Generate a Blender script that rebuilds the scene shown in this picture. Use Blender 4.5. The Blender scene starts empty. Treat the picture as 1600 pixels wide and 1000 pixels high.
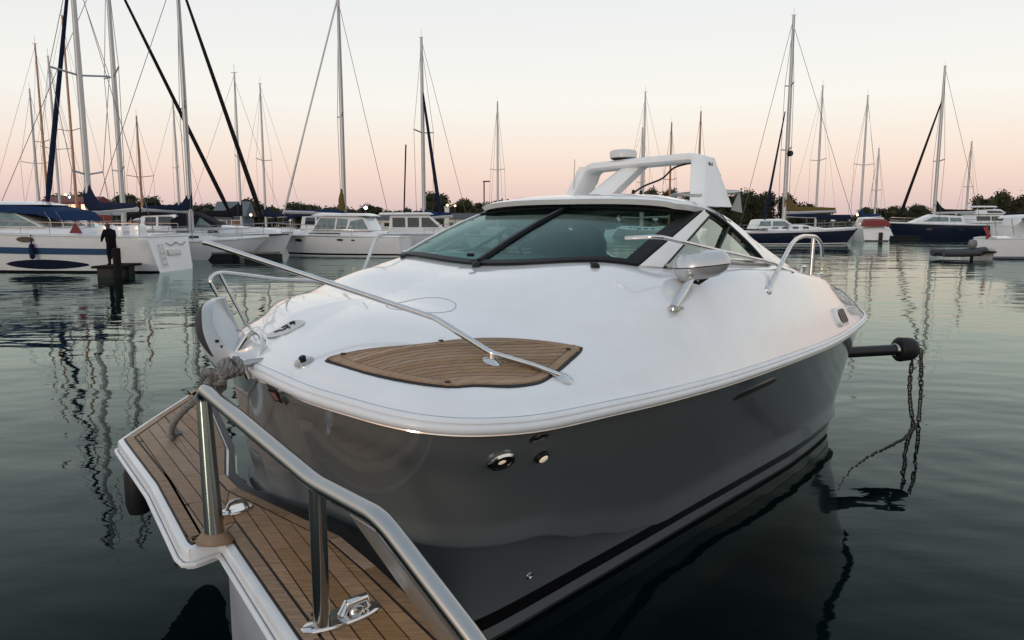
import bpy, bmesh, math, random
from mathutils import Vector, Matrix, noise
from mathutils.bvhtree import BVHTree
R = math.radians
random.seed(7)
sc = bpy.context.scene
COL = sc.collection

# ------------------------------------------------------------------ camera
EYE = 2.3
cam = bpy.data.cameras.new('camera')
cam.sensor_width = 36.0
cam.lens = 25.875
cam.clip_start = 0.05
cam.clip_end = 9000
camo = bpy.data.objects.new('camera', cam)
camo.location = (0, 0, EYE)
camo.rotation_euler = (R(90 - 7.676), 0, 0)
COL.objects.link(camo)
sc.camera = camo

# ------------------------------------------------------------------ sky, sun, exposure
world = bpy.data.worlds.new('World')
sc.world = world
world.use_nodes = True
nt = world.node_tree
for n in list(nt.nodes):
    nt.nodes.remove(n)
N = nt.nodes.new
out = N('ShaderNodeOutputWorld')
SUN_EL, SUN_AZ = R(9), R(205)            # low dusk light from behind the camera
sky = N('ShaderNodeTexSky'); sky.sky_type = 'NISHITA'; sky.sun_disc = False
sky.sun_elevation = R(1.5); sky.sun_rotation = SUN_AZ
bg1 = N('ShaderNodeBackground'); bg1.inputs['Strength'].default_value = 0.05
nt.links.new(sky.outputs[0], bg1.inputs[0])
tc = N('ShaderNodeTexCoord'); sep = N('ShaderNodeSeparateXYZ')
nt.links.new(tc.outputs['Generated'], sep.inputs[0])
asn = N('ShaderNodeMath'); asn.operation = 'ARCSINE'
nt.links.new(sep.outputs['Z'], asn.inputs[0])
sc_ = N('ShaderNodeMath'); sc_.operation = 'DIVIDE'; sc_.inputs[1].default_value = math.pi/2
nt.links.new(asn.outputs[0], sc_.inputs[0])
ramp = N('ShaderNodeValToRGB')
def s2l(c):
    return tuple(((x/255)/12.92 if x/255 <= .04045 else ((x/255+.055)/1.055)**2.4) for x in c)
stops = [(0.0, (203, 184, 186)), (1.6, (216, 194, 191)), (3.4, (228, 206, 198)), (5.6, (233, 219, 211)),
         (8.5, (234, 231, 226)), (12.0, (230, 229, 227)), (17.0, (224, 225, 227)),
         (28, (200, 208, 216)), (55, (184, 197, 211)), (90, (180, 194, 210))]
cr = ramp.color_ramp
while len(cr.elements) < len(stops):
    cr.elements.new(0.5)
for e, (el, c) in zip(cr.elements, stops):
    e.position = el/90.0
    e.color = (*s2l(c), 1)
nt.links.new(sc_.outputs[0], ramp.inputs[0])
bg2 = N('ShaderNodeBackground'); bg2.inputs['Strength'].default_value = 1.06
nt.links.new(ramp.outputs[0], bg2.inputs[0])
add = N('ShaderNodeAddShader')
nt.links.new(bg1.outputs[0], add.inputs[0]); nt.links.new(bg2.outputs[0], add.inputs[1])
nt.links.new(add.outputs[0], out.inputs[0])

sl = bpy.data.lights.new('sun', 'SUN')
sl.energy = 0.6; sl.angle = R(12); sl.color = (1.0, .86, .74)
so = bpy.data.objects.new('sun', sl)
sun_dir = Vector((math.sin(SUN_AZ)*math.cos(SUN_EL), math.cos(SUN_AZ)*math.cos(SUN_EL), math.sin(SUN_EL)))
so.rotation_euler = (-sun_dir).to_track_quat('-Z', 'Y').to_euler()
so.location = (0, -20, 30)
COL.objects.link(so)

vs = sc.view_settings
vs.view_transform = 'Standard'; vs.look = 'None'; vs.gamma = 1; vs.exposure = 0; vs.use_curve_mapping = False
sc.cycles.use_denoising = True
sc.cycles.max_bounces = 8
sc.cycles.transparent_max_bounces = 16

# ------------------------------------------------------------------ helpers
class MB:
    """collects geometry for ONE mesh object"""
    def __init__(s):
        s.v = []; s.f = []; s.mi = []
    def add(s, vs, fs, mi=0):
        b = len(s.v)
        s.v += [tuple(x) for x in vs]
        s.f += [tuple(b+i for i in f) for f in fs]
        s.mi += [mi]*len(fs)
        return s
    def loft(s, rows, closed=False, caps=False, mi=0):
        n = len(rows[0]); vs = [p for r in rows for p in r]; fs = []
        for i in range(len(rows)-1):
            for j in range(n if closed else n-1):
                k = (j+1) % n
                fs.append((i*n+j, i*n+k, (i+1)*n+k, (i+1)*n+j))
        if caps:
            fs.append(tuple(range(n))[::-1]); fs.append(tuple((len(rows)-1)*n+j for j in range(n)))
        return s.add(vs, fs, mi)
    def tube(s, pts, r, n=8, caps=True, mi=0, flat=1.0):
        pts = [Vector(p) for p in pts]
        rs = r if isinstance(r, (list, tuple)) else [r]*len(pts)
        t0 = (pts[1]-pts[0]).normalized()
        ref = Vector((0, 0, 1)) if abs(t0.z) < .9 else Vector((1, 0, 0))
        u = t0.cross(ref).normalized(); rows = []
        for i, p in enumerate(pts):
            a = pts[max(i-1, 0)]; b = pts[min(i+1, len(pts)-1)]
            t = (b-a).normalized()
            u = (u - t*u.dot(t)).normalized(); w = t.cross(u)
            rows.append([p + (u*math.cos(q) + w*math.sin(q)*flat)*rs[i] for q in (2*math.pi*j/n for j in range(n))])
        return s.loft(rows, closed=True, caps=caps, mi=mi)
    def box(s, c, d, rz=0, M=None, mi=0):
        x, y, z = d[0]/2, d[1]/2, d[2]/2
        vs = [Vector((a, b, e)) for e in (-z, z) for a, b in ((-x, -y), (x, -y), (x, y), (-x, y))]
        m = M if M is not None else Matrix.Rotation(rz, 4, 'Z')
        vs = [m @ v + Vector(c) for v in vs]
        return s.add(vs, [(3, 2, 1, 0), (4, 5, 6, 7), (0, 1, 5, 4), (1, 2, 6, 5), (2, 3, 7, 6), (3, 0, 4, 7)], mi)
    def lathe(s, prof, c=(0, 0, 0), n=16, M=None, mi=0):
        rows = []
        for r, z in prof:
            rows.append([(r*math.cos(2*math.pi*j/n), r*math.sin(2*math.pi*j/n), z) for j in range(n)])
        m = M if M is not None else Matrix()
        rows = [[m @ Vector(p) + Vector(c) for p in row] for row in rows]
        return s.loft(rows, closed=True, caps=True, mi=mi)
    def prism(s, poly, z0, z1, M=None, mi=0):
        n = len(poly); m = M if M is not None else Matrix()
        vs = [m @ Vector((x, y, z0)) for x, y in poly] + [m @ Vector((x, y, z1)) for x, y in poly]
        fs = [tuple(range(n))[::-1], tuple(range(n, 2*n))] + [(i, (i+1) % n, n+(i+1) % n, n+i) for i in range(n)]
        return s.add(vs, fs, mi)
    def poly3(s, pts, th, mi=0):
        """a plate: 3D polygon given thickness along its own normal"""
        pts = [Vector(p) for p in pts]; n = len(pts)
        nr = Vector((0, 0, 0))
        for i in range(n):
            a, b = pts[i], pts[(i+1) % n]; nr += a.cross(b)
        nr.normalize()
        vs = [p + nr*th/2 for p in pts] + [p - nr*th/2 for p in pts]
        fs = [tuple(range(n)), tuple(range(n, 2*n))[::-1]] + [(i, n+i, n+(i+1) % n, (i+1) % n) for i in range(n)]
        return s.add(vs, fs, mi)
    def mesh(s, name, mats, sharp=40, bevel=0, recalc=True):
        me = bpy.data.meshes.new(name)
        me.from_pydata(s.v, [], s.f)
        for m in (mats if isinstance(mats, (list, tuple)) else [mats]):
            me.materials.append(m)
        if any(s.mi):
            me.polygons.foreach_set('material_index', s.mi)
        if recalc or bevel:
            bm = bmesh.new(); bm.from_mesh(me)
            bmesh.ops.recalc_face_normals(bm, faces=bm.faces)
            if bevel:
                ed = [e for e in bm.edges if len(e.link_faces) == 2 and e.calc_face_angle(0) > R(35)]
                bmesh.ops.bevel(bm, geom=ed, offset=bevel, segments=2, affect='EDGES', profile=.6)
            bm.to_mesh(me); bm.free()
        me.shade_smooth()
        me.set_sharp_from_angle(angle=R(sharp))
        return me
    def build(s, name, mats, parent=None, sharp=40, bevel=0, recalc=True):
        o = bpy.data.objects.new(name, s.mesh(name, mats, sharp, bevel, recalc))
        COL.objects.link(o)
        if parent is not None:
            o.parent = parent
        return o

def tag(o, label=None, cat=None, group=None, kind=None):
    for k, v in (('label', label), ('category', cat), ('group', group), ('kind', kind)):
        if v:
            o[k] = v
    return o
def thing(name, label, cat, loc=(0, 0, 0), rz=0, group=None):
    o = bpy.data.objects.new(name, None)
    o.empty_display_size = .2
    COL.objects.link(o)
    o.location = loc; o.rotation_euler = (0, 0, rz)
    return tag(o, label, cat, group)

def catmull(pts, n=8, closed=False):
    P = [Vector(p) for p in pts]; res = []; m = len(P)
    for i in range(m if closed else m-1):
        if closed:
            p0, p1, p2, p3 = P[(i-1) % m], P[i], P[(i+1) % m], P[(i+2) % m]
        else:
            p0 = P[i-1] if i else P[0]*2-P[1]
            p1, p2 = P[i], P[i+1]
            p3 = P[i+2] if i+2 < m else P[-1]*2-P[-2]
        for k in range(n):
            t = k/n
            res.append(.5*((2*p1) + (p2-p0)*t + (2*p0-5*p1+4*p2-p3)*t*t + (3*p1-p0-3*p2+p3)*t**3))
    if not closed:
        res.append(P[-1])
    return res
def fillet(pts, r, n=5):
    P = [Vector(p) for p in pts]; res = [P[0]]
    for i in range(1, len(P)-1):
        a = (P[i-1]-P[i]); b = (P[i+1]-P[i])
        d = min(r, a.length*.45, b.length*.45)
        q0 = P[i]+a.normalized()*d; q2 = P[i]+b.normalized()*d
        for k in range(n+1):
            t = k/n
            res.append(q0*(1-t)**2 + P[i]*2*t*(1-t) + q2*t*t)
    res.append(P[-1]); return res
def interp(x, tab):
    if x <= tab[0][0]: return tab[0][1]
    for (a, b), (c, d) in zip(tab, tab[1:]):
        if x <= c:
            t = (x-a)/(c-a); t = t*t*(3-2*t)*.5 + t*.5
            return b+(d-b)*t
    return tab[-1][1]
def lerp(a, b, t): return a+(b-a)*t

# ------------------------------------------------------------------ materials
MATS = {}
def mat(name, col, rough=.5, metal=0, coat=0, spec=.5, noise_amt=0, noise_scale=8, bump=0, bump_scale=40, emit=None, es=0, aniso=None):
    if name in MATS: return MATS[name]
    m = bpy.data.materials.new(name); m.use_nodes = True
    t = m.node_tree; b = t.nodes['Principled BSDF']
    b.inputs['Base Color'].default_value = (*col, 1)
    b.inputs['Roughness'].default_value = rough
    b.inputs['Metallic'].default_value = metal
    b.inputs['Coat Weight'].default_value = coat
    b.inputs['Coat Roughness'].default_value = .04
    b.inputs['Specular IOR Level'].default_value = spec
    if emit:
        b.inputs['Emission Color'].default_value = (*emit, 1)
        b.inputs['Emission Strength'].default_value = es
    if noise_amt or bump:
        tcn = t.nodes.new('ShaderNodeTexCoord')
    if noise_amt:
        nz = t.nodes.new('ShaderNodeTexNoise'); nz.inputs['Scale'].default_value = noise_scale
        nz.inputs['Detail'].default_value = 6; nz.inputs['Roughness'].default_value = .65
        if aniso:
            mp = t.nodes.new('ShaderNodeMapping'); mp.inputs['Scale'].default_value = aniso
            t.links.new(tcn.outputs['Object'], mp.inputs[0]); t.links.new(mp.outputs[0], nz.inputs['Vector'])
        else:
            t.links.new(tcn.outputs['Object'], nz.inputs['Vector'])
        cr = t.nodes.new('ShaderNodeValToRGB')
        cr.color_ramp.elements[0].position = .3; cr.color_ramp.elements[1].position = .72
        cr.color_ramp.elements[0].color = (*[c*(1-noise_amt) for c in col], 1)
        cr.color_ramp.elements[1].color = (*[min(1, c*(1+noise_amt)) for c in col], 1)
        t.links.new(nz.outputs['Fac'], cr.inputs[0]); t.links.new(cr.outputs[0], b.inputs['Base Color'])
        rr = t.nodes.new('ShaderNodeMapRange')
        rr.inputs['To Min'].default_value = max(0, rough*(1-.5*noise_amt)); rr.inputs['To Max'].default_value = min(1, rough*(1+.8*noise_amt)+.02)
        t.links.new(nz.outputs['Fac'], rr.inputs[0]); t.links.new(rr.outputs[0], b.inputs['Roughness'])
    if bump:
        n2 = t.nodes.new('ShaderNodeTexNoise'); n2.inputs['Scale'].default_value = bump_scale; n2.inputs['Detail'].default_value = 4
        t.links.new(tcn.outputs['Object'], n2.inputs['Vector'])
        bp = t.nodes.new('ShaderNodeBump'); bp.inputs['Strength'].default_value = bump; bp.inputs['Distance'].default_value = .01
        t.links.new(n2.outputs['Fac'], bp.inputs['Height']); t.links.new(bp.outputs[0], b.inputs['Normal'])
    MATS[name] = m
    return m
def glassmat(name, tint, refl=(1, 1, 1), base=0.0):
    if name in MATS: return MATS[name]
    m = bpy.data.materials.new(name); m.use_nodes = True
    t = m.node_tree
    for n in list(t.nodes): t.nodes.remove(n)
    o = t.nodes.new('ShaderNodeOutputMaterial'); mx = t.nodes.new('ShaderNodeMixShader')
    tr = t.nodes.new('ShaderNodeBsdfTransparent'); tr.inputs[0].default_value = (*tint, 1)
    gl = t.nodes.new('ShaderNodeBsdfGlossy'); gl.inputs['Roughness'].default_value = .01
    gl.inputs['Color'].default_value = (*refl, 1)
    lw = t.nodes.new('ShaderNodeLayerWeight'); lw.inputs[0].default_value = .5
    pw = t.nodes.new('ShaderNodeMath'); pw.operation = 'POWER'; pw.inputs[1].default_value = 5; t.links.new(lw.outputs['Facing'], pw.inputs[0])
    fr = t.nodes.new('ShaderNodeMath'); fr.operation = 'MULTIPLY_ADD'; fr.inputs[1].default_value = .95; fr.inputs[2].default_value = .045; t.links.new(pw.outputs[0], fr.inputs[0])
    mm = t.nodes.new('ShaderNodeMath'); mm.operation = 'MULTIPLY_ADD'; mm.inputs[1].default_value = 1-base; mm.inputs[2].default_value = base
    t.links.new(fr.outputs[0], mm.inputs[0]); t.links.new(mm.outputs[0], mx.inputs[0]); t.links.new(tr.outputs[0], mx.inputs[1]); t.links.new(gl.outputs[0], mx.inputs[2])
    t.links.new(mx.outputs[0], o.inputs[0])
    MATS[name] = m
    return m

GEL = mat('white_gelcoat', (.71, .715, .72), .20, coat=1.0, noise_amt=.045, noise_scale=4)
GELR = mat('white_moulding', (.76, .76, .75), .35, coat=.2, noise_amt=.04, noise_scale=5)
SILVER = mat('silver_rubbing_strip', (.68, .69, .70), .36, metal=.0, coat=.15, noise_amt=.05)
HULLG = mat('graphite_hull_paint', (.145, .157, .162), .12, coat=.6, noise_amt=.06, noise_scale=1.2)
BLACKS = mat('black_boot_stripe', (.006, .006, .007), .25, coat=.3)
LSTRIP = mat('grey_boot_band', (.13, .14, .145), .2, coat=.5)
ANTIF = mat('dark_antifouling', (.02, .022, .024), .7, noise_amt=.3, noise_scale=12)
CHROME = mat('polished_steel', (.62, .61, .60), .09, metal=1, noise_amt=.12, noise_scale=14)
STEEL = mat('brushed_steel', (.40, .395, .385), .16, metal=1, noise_amt=.05, noise_scale=3)
BLACK = mat('black_rubber', (.010, .010, .011), .5, noise_amt=.2, spec=.25)
FRAME = mat('black_window_frame', (.007, .008, .009), .45, spec=.22)
GLASS = glassmat('tinted_green_glass', (.54, .68, .66), (.50, .66, .65))
SIDEG = glassmat('bronze_side_glass', (.80, .84, .74), (.92, .98, .86), .30)
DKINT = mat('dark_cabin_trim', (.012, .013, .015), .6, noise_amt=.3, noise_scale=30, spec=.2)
SEATM = mat('grey_seat_vinyl', (.10, .105, .11), .5, noise_amt=.15, bump=.2)
CREAM = mat('cream_upholstery', (.55, .50, .44), .6, noise_amt=.08)
# ------------------------------------------------------------------ the yacht, in its own frame: u aft of the bow, v to port, z up
YAW = R(39); S0, T0 = 1.75, -3.15
AX = Vector((math.sin(YAW), math.cos(YAW), 0)); PX = Vector((math.cos(YAW), -math.sin(YAW), 0))
U0 = 3.5
def L(u, v, z): return Vector((u-U0, -v, z))
def yacht_world(u, v, z): return AX*(u+S0) + PX*(v+T0) + Vector((0, 0, z))
yacht = thing('motor_yacht', 'white decked motor yacht with dark grey hull and teak bow hatch moored in the foreground', 'motor yacht',
              yacht_world(U0, 0, 0), math.pi/2 - YAW)

rail_pts = [(7.12, .62, 1.36), (6.98, .95, 1.33), (6.43, 1.224, 1.30), (5.333, 1.40, 1.32), (4.4, 1.49, 1.335), (3.453, 1.527, 1.36), (2.281, 1.541, 1.40),
            (1.54, 1.513, 1.43), (.995, 1.476, 1.46), (.549, 1.448, 1.49), (.278, 1.39, 1.52), (.125, 1.28, 1.54), (.04, 1.13, 1.56),
            (-.01, .93, 1.585), (-.02, .70, 1.60), (.02, .40, 1.615), (.10, .05, 1.615), (.20, -.25, 1.605), (.34, -.55, 1.59), (.55, -.83, 1.56), (.85, -1.08, 1.53),
            (1.3, -1.28, 1.48), (2.2, -1.45, 1.42), (3.45, -1.50, 1.36), (5.33, -1.38, 1.32), (6.43, -1.224, 1.30), (6.98, -.95, 1.33), (7.12, -.62, 1.36)]
rail_pts = [(a, b, c+.045) for a, b, c in rail_pts]
rail = catmull(rail_pts, 6)
NR = len(rail)
# matching waterline points (z = .20, top of the boot stripe)
wl_pts = [(6.72, .55, .2), (6.66, .80, .2), (6.4, .95, .2), (5.308, .991, .2), (4.4, .95, .2), (3.404, .885, .2), (2.5, .83, .2),
          (1.9, .79, .2), (1.45, .76, .2), (1.15, .735, .2), (.98, .71, .2), (.88, .67, .2), (.82, .60, .2),
          (.77, .50, .2), (.73, .38, .2), (.70, .22, .2), (.70, .04, .2), (.68, -.18, .2), (.68, -.40, .2), (.78, -.62, .2), (1.05, -.80, .2),
          (1.7, -.90, .2), (2.5, -.92, .2), (3.45, -.93, .2), (5.3, -.98, .2), (6.4, -.95, .2), (6.66, -.80, .2), (6.72, -.55, .2)]
wl = catmull(wl_pts, 6)
ZCH = [(0, .86), (.6, .84), (1.0, .74), (1.5, .52), (2.0, .34), (2.5, .225), (7, .225)]   # height of the spray chine
def hull_pt(k, z, off=0.0):
    r, w = rail[k], wl[k]
    h = (z-.2)/(r.z-.2)
    ex = 1.18 - .62*min(1, max(0, (.35-r.y)/.5))*min(1, max(0, (2.6-r.x)/1.4))   # fuller starboard shoulder
    g = max(0, h)**ex if h > 0 else h*.35
    p = w + (r-w)*g; p.z = z
    t = (rail[min(k+1, NR-1)]-rail[max(k-1, 0)]); nr = Vector((-t.y, t.x, 0)).normalized()
    c = Vector((3.2, 0, 0))
    if nr.dot(Vector((p.x, p.y, 0))-c) < 0: nr = -nr
    return p + nr*off
def hull_rows():
    rows = []
    fr = [1, .93, .84, .74, .63, .52, .41, .30, .18, .08]
    for q in fr:
        rows.append([L(*hull_pt(k, (lambda zc: zc+.035+(rail[k].z-.02-zc-.035)*q)(interp(wl[k].x-.2, ZCH)), .012*(1-q)**3)) for k in range(NR)])
    for dz, of in ((.018, .044), (0.0, .044), (-.016, -.014)):
        rows.append([L(*hull_pt(k, interp(wl[k].x-.2, ZCH)+dz, of)) for k in range(NR)])
    for q in (.66, .33, 0):
        rows.append([L(*hull_pt(k, .20+(interp(wl[k].x-.2, ZCH)-.014-.20)*q, -.010+.004*(1-q))) for k in range(NR)])
    return rows
mb = MB(); rows = hull_rows(); mb.loft(rows)
mb.add([r[0] for r in rows]+[r[-1] for r in rows], [(i, i+1, len(rows)+i+1, len(rows)+i) for i in range(len(rows)-1)])
hull = mb.build('hull', HULLG, yacht, sharp=28)
def band(z0, z1, off, name, m, th=.006):
    mb = MB()
    rws = [[L(*hull_pt(k, z, o)) for k in range(NR)] for z, o in ((z1, off-th), (z1, off), (z0, off), (z0, off-th))]
    mb.loft(rws, mi=0)
    mb.add([r[0] for r in rws]+[r[-1] for r in rws], [(i, i+1, 4+i+1, 4+i) for i in range(3)])
    return mb.build(name, m, yacht, sharp=30)
band(.115, .205, .0, 'boot_stripe', BLACKS, .01)
band(.03, .117, -.004, 'lower_band', LSTRIP, .01)
mb = MB()
rws = [[L(*hull_pt(k, z, o)) for k in range(NR)] for z, o in ((.035, -.008), (-.05, -.02), (-.35, -.12))]
mb.loft(rws); mb.add([r[0] for r in rws]+[r[-1] for r in rws], [(i, i+1, 3+i+1, 3+i) for i in range(2)])
mb.build('bottom', ANTIF, yacht)

# rubbing strake: swept profile round the sheer
def sweep_rail(prof, name, m, sub=None):
    mb = MB(); rws = []
    for o, dz in prof:
        row = []
        for k in range(NR):
            t = (rail[min(k+1, NR-1)]-rail[max(k-1, 0)]); nr = Vector((-t.y, t.x, 0)).normalized()
            if nr.dot(Vector((rail[k].x-3.2, rail[k].y, 0))) < 0: nr = -nr
            p = rail[k] + nr*o; row.append(L(p.x, p.y, p.z+dz))
        rws.append(row)
    mb.loft(rws)
    return mb.build(name, m, yacht, sharp=50)
rub = sweep_rail([(-.02, -.062), (.010, -.062), (.025, -.056), (.032, -.044), (.031, -.030), (.025, -.022), (.020, -.021), (.020, -.017), (.023, -.013), (.019, -.005), (.009, .001), (-.006, .003), (-.03, .004)], 'rub_rail', SILVER)
tmp = sweep_rail([(.010, -.067), (.019, -.0665), (.024, -.062), (.023, -.057), (.012, -.055)], 'rub_rail_insert', CHROME)
tmp.parent = rub

# deck
ZC = [(0, 1.62), (.5, 1.74), (1, 1.86), (1.5, 1.97), (2, 2.055), (3, 2.075), (4, 2.02), (5, 1.90), (6, 1.72), (7, 1.50)]
EXPN = [(0, 1.9), (.5, 2.1), (1, 2.5), (2, 4.2), (3, 6.5), (4, 6.5), (7, 4)]
MROW = 64
def in_cabin(u, v):
    if u < 2.06 + .24*(abs(v)/1.0)**2 or u > 5.3: return False
    return abs(v) < interp(u, [(2.0, .86), (2.8, 1.00), (3.7, 1.04), (5.4, .90)])
def deck_rows():
    rws = []
    for j in range(MROW+1):
        f = (j/MROW)
        f = f*.55+.45*(1-(1-f)**.8) if False else f
        row = []
        for k in range(NR):
            r = rail[k]
            us = min(max(r.x, .95 + .25*math.exp(-((r.x)/.5)**2)*0), 6.4)
            tx, ty = us, 0.0
            x = lerp(r.x, tx, f); y = lerp(r.y, ty, f)
            n = interp(r.x, EXPN) + (1.3*min(1, max(0, -r.y))*math.exp(-((r.x-1.0)/1.0)**2) if r.y < 0 else 0)
            zc = interp(us, ZC)
            g0 = 1-(1-f)**n
            if r.y > 0 and r.x > .9:      # crease along the port side: steep side panel, then the flatter deck
                fc = .17; gc = 1-(1-fc)**(n*1.3)
                g1 = gc*(f/fc)**.92 if f < fc else gc+(1-gc)*(1-((1-f)/(1-fc))**5)
                bl = min(1, (r.x-.9)/1.3); bl = bl*bl*(3-2*bl); g0 = lerp(g0, g1, bl)
            zz = r.z + .004 + (zc-r.z)*g0
            # low toe ledge round the edge, then a soft trunk step
            dist = f*math.hypot(tx-r.x, ty-r.y)
            sm = min(1, max(0, (dist-.03)/.05)); zz += .018*sm*sm*(3-2*sm)
            wgt = min(1, max(0, (.35-r.y)/.5)) if r.x < 2.5 else 0
            sm = min(1, max(0, (dist-.19)/.10)); zz += .045*wgt*sm*sm*(3-2*sm)*(1-f)
            row.append((x, y, zz))
        rws.append(row)
    return rws
DR = deck_rows()
mb = MB(); mb.loft([[L(*p) for p in r] for r in DR])
keep = []
for f in mb.f:
    c = sum((Vector(mb.v[i]) for i in f), Vector())/4
    if not in_cabin(c.x+U0, -c.y): keep.append(f)
fullf = list(mb.f); mb.f = keep; mb.mi = [0]*len(keep)
deck = mb.build('deck', GEL, yacht, sharp=60)
deck_bvh = BVHTree.FromPolygons([Vector(p) for p in mb.v], fullf)
hull_bvh = BVHTree.FromPolygons([v for r in rows for v in r], [(i*NR+j, i*NR+j+1, (i+1)*NR+j+1, (i+1)*NR+j) for i in range(len(rows)-1) for j in range(NR-1)])
def deck_at(u, v):
    h = deck_bvh.ray_cast(Vector((u-U0, -v, 6)), Vector((0, 0, -1)))
    return h[0], (h[1] if h[1].z > 0 else -h[1])
def dk(u, v, dz=0):
    p, n = deck_at(u, v); return p + n*dz
# ------------------------------------------------------------------ cabin: windscreen, side glass, roof
VC = .08
def C(u, w, z): return L(u, w+VC, z)
def ws_base(w):
    u = 1.69+(.46 if w > 0 else .17)*(abs(w)/.89)**2
    return (u, w, dk(u, w+VC).z+.012)
def ws_top(w): return (2.80+(.17 if w > 0 else .03)*(w/.9)**2, w, 2.425-.055*(w/.9)**2)
def ws_pt(w, t, off=0):
    b = Vector(ws_base(w*.885)); p = Vector(ws_top(w*.915))
    q = b.lerp(p, t)
    nr = Vector((-.34, 0, .94))
    q += nr*(.02*4*t*(1-t) + off)
    return C(*q)
def ws_patch(w0, w1, t0, t1, off, th, name, m, parent, nw=10, ntt=4):
    mb = MB()
    for o, fl in ((off, 0), (off-th, 1)):
        mb.loft([[ws_pt(lerp(w0, w1, i/nw), lerp(t0, t1, j/ntt), o) for i in range(nw+1)] for j in range(ntt+1)])
    b = (nw+1)*(ntt+1)
    ring = [i for i in range(nw+1)] + [j*(nw+1)+nw for j in range(1, ntt+1)] + [ntt*(nw+1)+i for i in range(nw-1, -1, -1)] + [j*(nw+1) for j in range(ntt-1, 0, -1)]
    mb.add([], [])
    for a, c in zip(ring, ring[1:]+ring[:1]):
        mb.f.append((a, c, c+b, a+b)); mb.mi.append(0)
    return mb.build(name, m, parent, sharp=30)
frame = ws_patch(-1, 1, -.005, .038, .010, .016, 'windscreen_frame', FRAME, yacht, 24, 1)
ws_patch(-1, 1, .90, 1.0, .012, .03, 'sun_band', FRAME, frame, 24, 1)
ws_patch(.93, 1.0, .038, .90, .010, .024, 'frame_side', FRAME, frame, 2, 4)
ws_patch(-1.0, -.965, .038, .90, .010, .024, 'frame_side', GELR, frame, 2, 4)
ws_patch(-.965, -.022, .038, .90, 0, .008, 'windscreen_pane', GLASS, yacht)
ws_patch(.022, .93, .038, .90, 0, .008, 'windscreen_pane', GLASS, yacht)
mb = MB()
mb.loft([[ws_pt(w, t, o) for w, o in ((-.019, .002), (-.014, .022), (.014, .022), (.019, .002), (0, -.025))] for t in (.02, .3, .6, .95)], closed=True, caps=True)
mb.build('windscreen_mullion', FRAME, yacht)
# wiper on the port pane
mb = MB(); mb.tube([ws_pt(-.07, .05, .03), ws_pt(-.10, .02, .045)], .012, 6)
mb.build('wiper_motor', BLACK, yacht)

# side frames and panes (both sides)
def side_z(u, sgn=1): return dk(u, sgn*side_base(u, 1)[1]*1.0+VC).z + .004
def side_base(u, sgn):
    w = interp(u, [(2.0, .90), (2.6, 1.02), (3.2, 1.08), (3.8, 1.06), (4.6, .98)])
    return (u, sgn*w)
ZB = [(2.0, 2.02), (2.6, 2.005), (3.2, 1.985), (3.8, 1.965), (4.6, 1.93)]
TOPC = [(2.97, .915, 2.372), (3.12, .935, 2.335), (3.30, .96, 2.262), (3.50, 1.0, 2.155), (3.66, 1.035, 2.055), (3.77, 1.06, 1.972)]
topc = catmull(TOPC, 4)
for sgn in (1, -1):
    # A pillar: white strip between the windscreen and the first side pane
    b0 = Vector((2.15 if sgn > 0 else 1.88, .885, 2.0)); b1 = Vector((2.31 if sgn > 0 else 2.1, .955, 2.0)); b0.z = dk(b0.x, sgn*b0.y+VC).z; b1.z = dk(b1.x, sgn*b1.y+VC).z-.004; t0 = Vector((2.97, .915, 2.37)); t1 = Vector((3.06, .925, 2.352))
    mb = MB()
    rws = []
    for t in (0, .33, .66, 1):
        a = b0.lerp(t0, t); b = b1.lerp(t1, t); up = Vector((-.15, .75, .6)).normalized()
        rws.append([C(p.x, sgn*p.y, p.z) for p in (a-up*.015, a+up*.012, a.lerp(b, .5)+up*.018, b+up*.012, b-up*.015)])
    mb.loft(rws, closed=True, caps=True); mb.build('pillar', GELR, yacht)
    # dark rubber strip on the aft edge of the pillar
    mb = MB(); mb.tube([C(p.x+.012, sgn*(p.y+.003), p.z) for p in (b1, b1.lerp(t1, .5), t1)], .011, 6); mb.build('pillar_seal', FRAME, yacht)
    # curved black frame along the roof edge
    mb = MB(); mb.tube([C(p.x, sgn*(p.y+.004), p.z-.006) for p in topc], .017, 8); mb.build('roof_edge_frame', FRAME, yacht)
    # sill under the glass
    mb = MB(); us = [2.33+(3.85-2.33)*i/12 for i in range(13)]
    mb.tube([C(u, side_base(u, sgn)[1]*1.006, side_z(u, sgn)+.008) for u in us], .016, 8); mb.build('glass_sill', STEEL, yacht)
    def topz(u):
        for p, q in zip(topc, topc[1:]):
            if p.x <= u <= q.x:
                t = (u-p.x)/(q.x-p.x); r = p.lerp(q, t); return r.y, r.z
        if u < topc[0].x:
            t = (u-2.31)/(3.06-2.31); r = b1.lerp(t1, max(0, t)); return r.y, r.z
        return topc[-1].y, topc[-1].z
    def pane(u0, u1, lean0, lean1):
        mb = MB(); n = 8; rws = []
        for q in (0, .25, .5, .75, 1):
            row = []
            for i in range(n+1):
                ub = lerp(u0, u1, i/n)
                ut = ub + lerp(lean0, lean1, i/n)
                wy, wz = topz(ut)
                a = Vector((ub, abs(side_base(ub, 1)[1]), side_z(ub, sgn)+.012)); b = Vector((ut, wy, max(wz-.02, side_z(ut, sgn)+.014)))
                p = a.lerp(b, q); row.append(C(p.x, sgn*(p.y-.006), p.z))
            rws.append(row)
        mb.loft(rws); return mb.build('side_pane', SIDEG, yacht)
    pane(2.34, 2.82, .66, .46)
    pane(2.86, 3.72, .44, 0.02)
    a = Vector((2.84, side_base(2.84, 1)[1], side_z(2.84, sgn)+.01)); wy, wz = topz(3.29)
    mb = MB(); mb.tube([C(a.x, sgn*(a.y+.004), a.z), C(3.29, sgn*(wy+.004), wz)], .013, 6); mb.build('side_mullion', FRAME, yacht)

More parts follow.
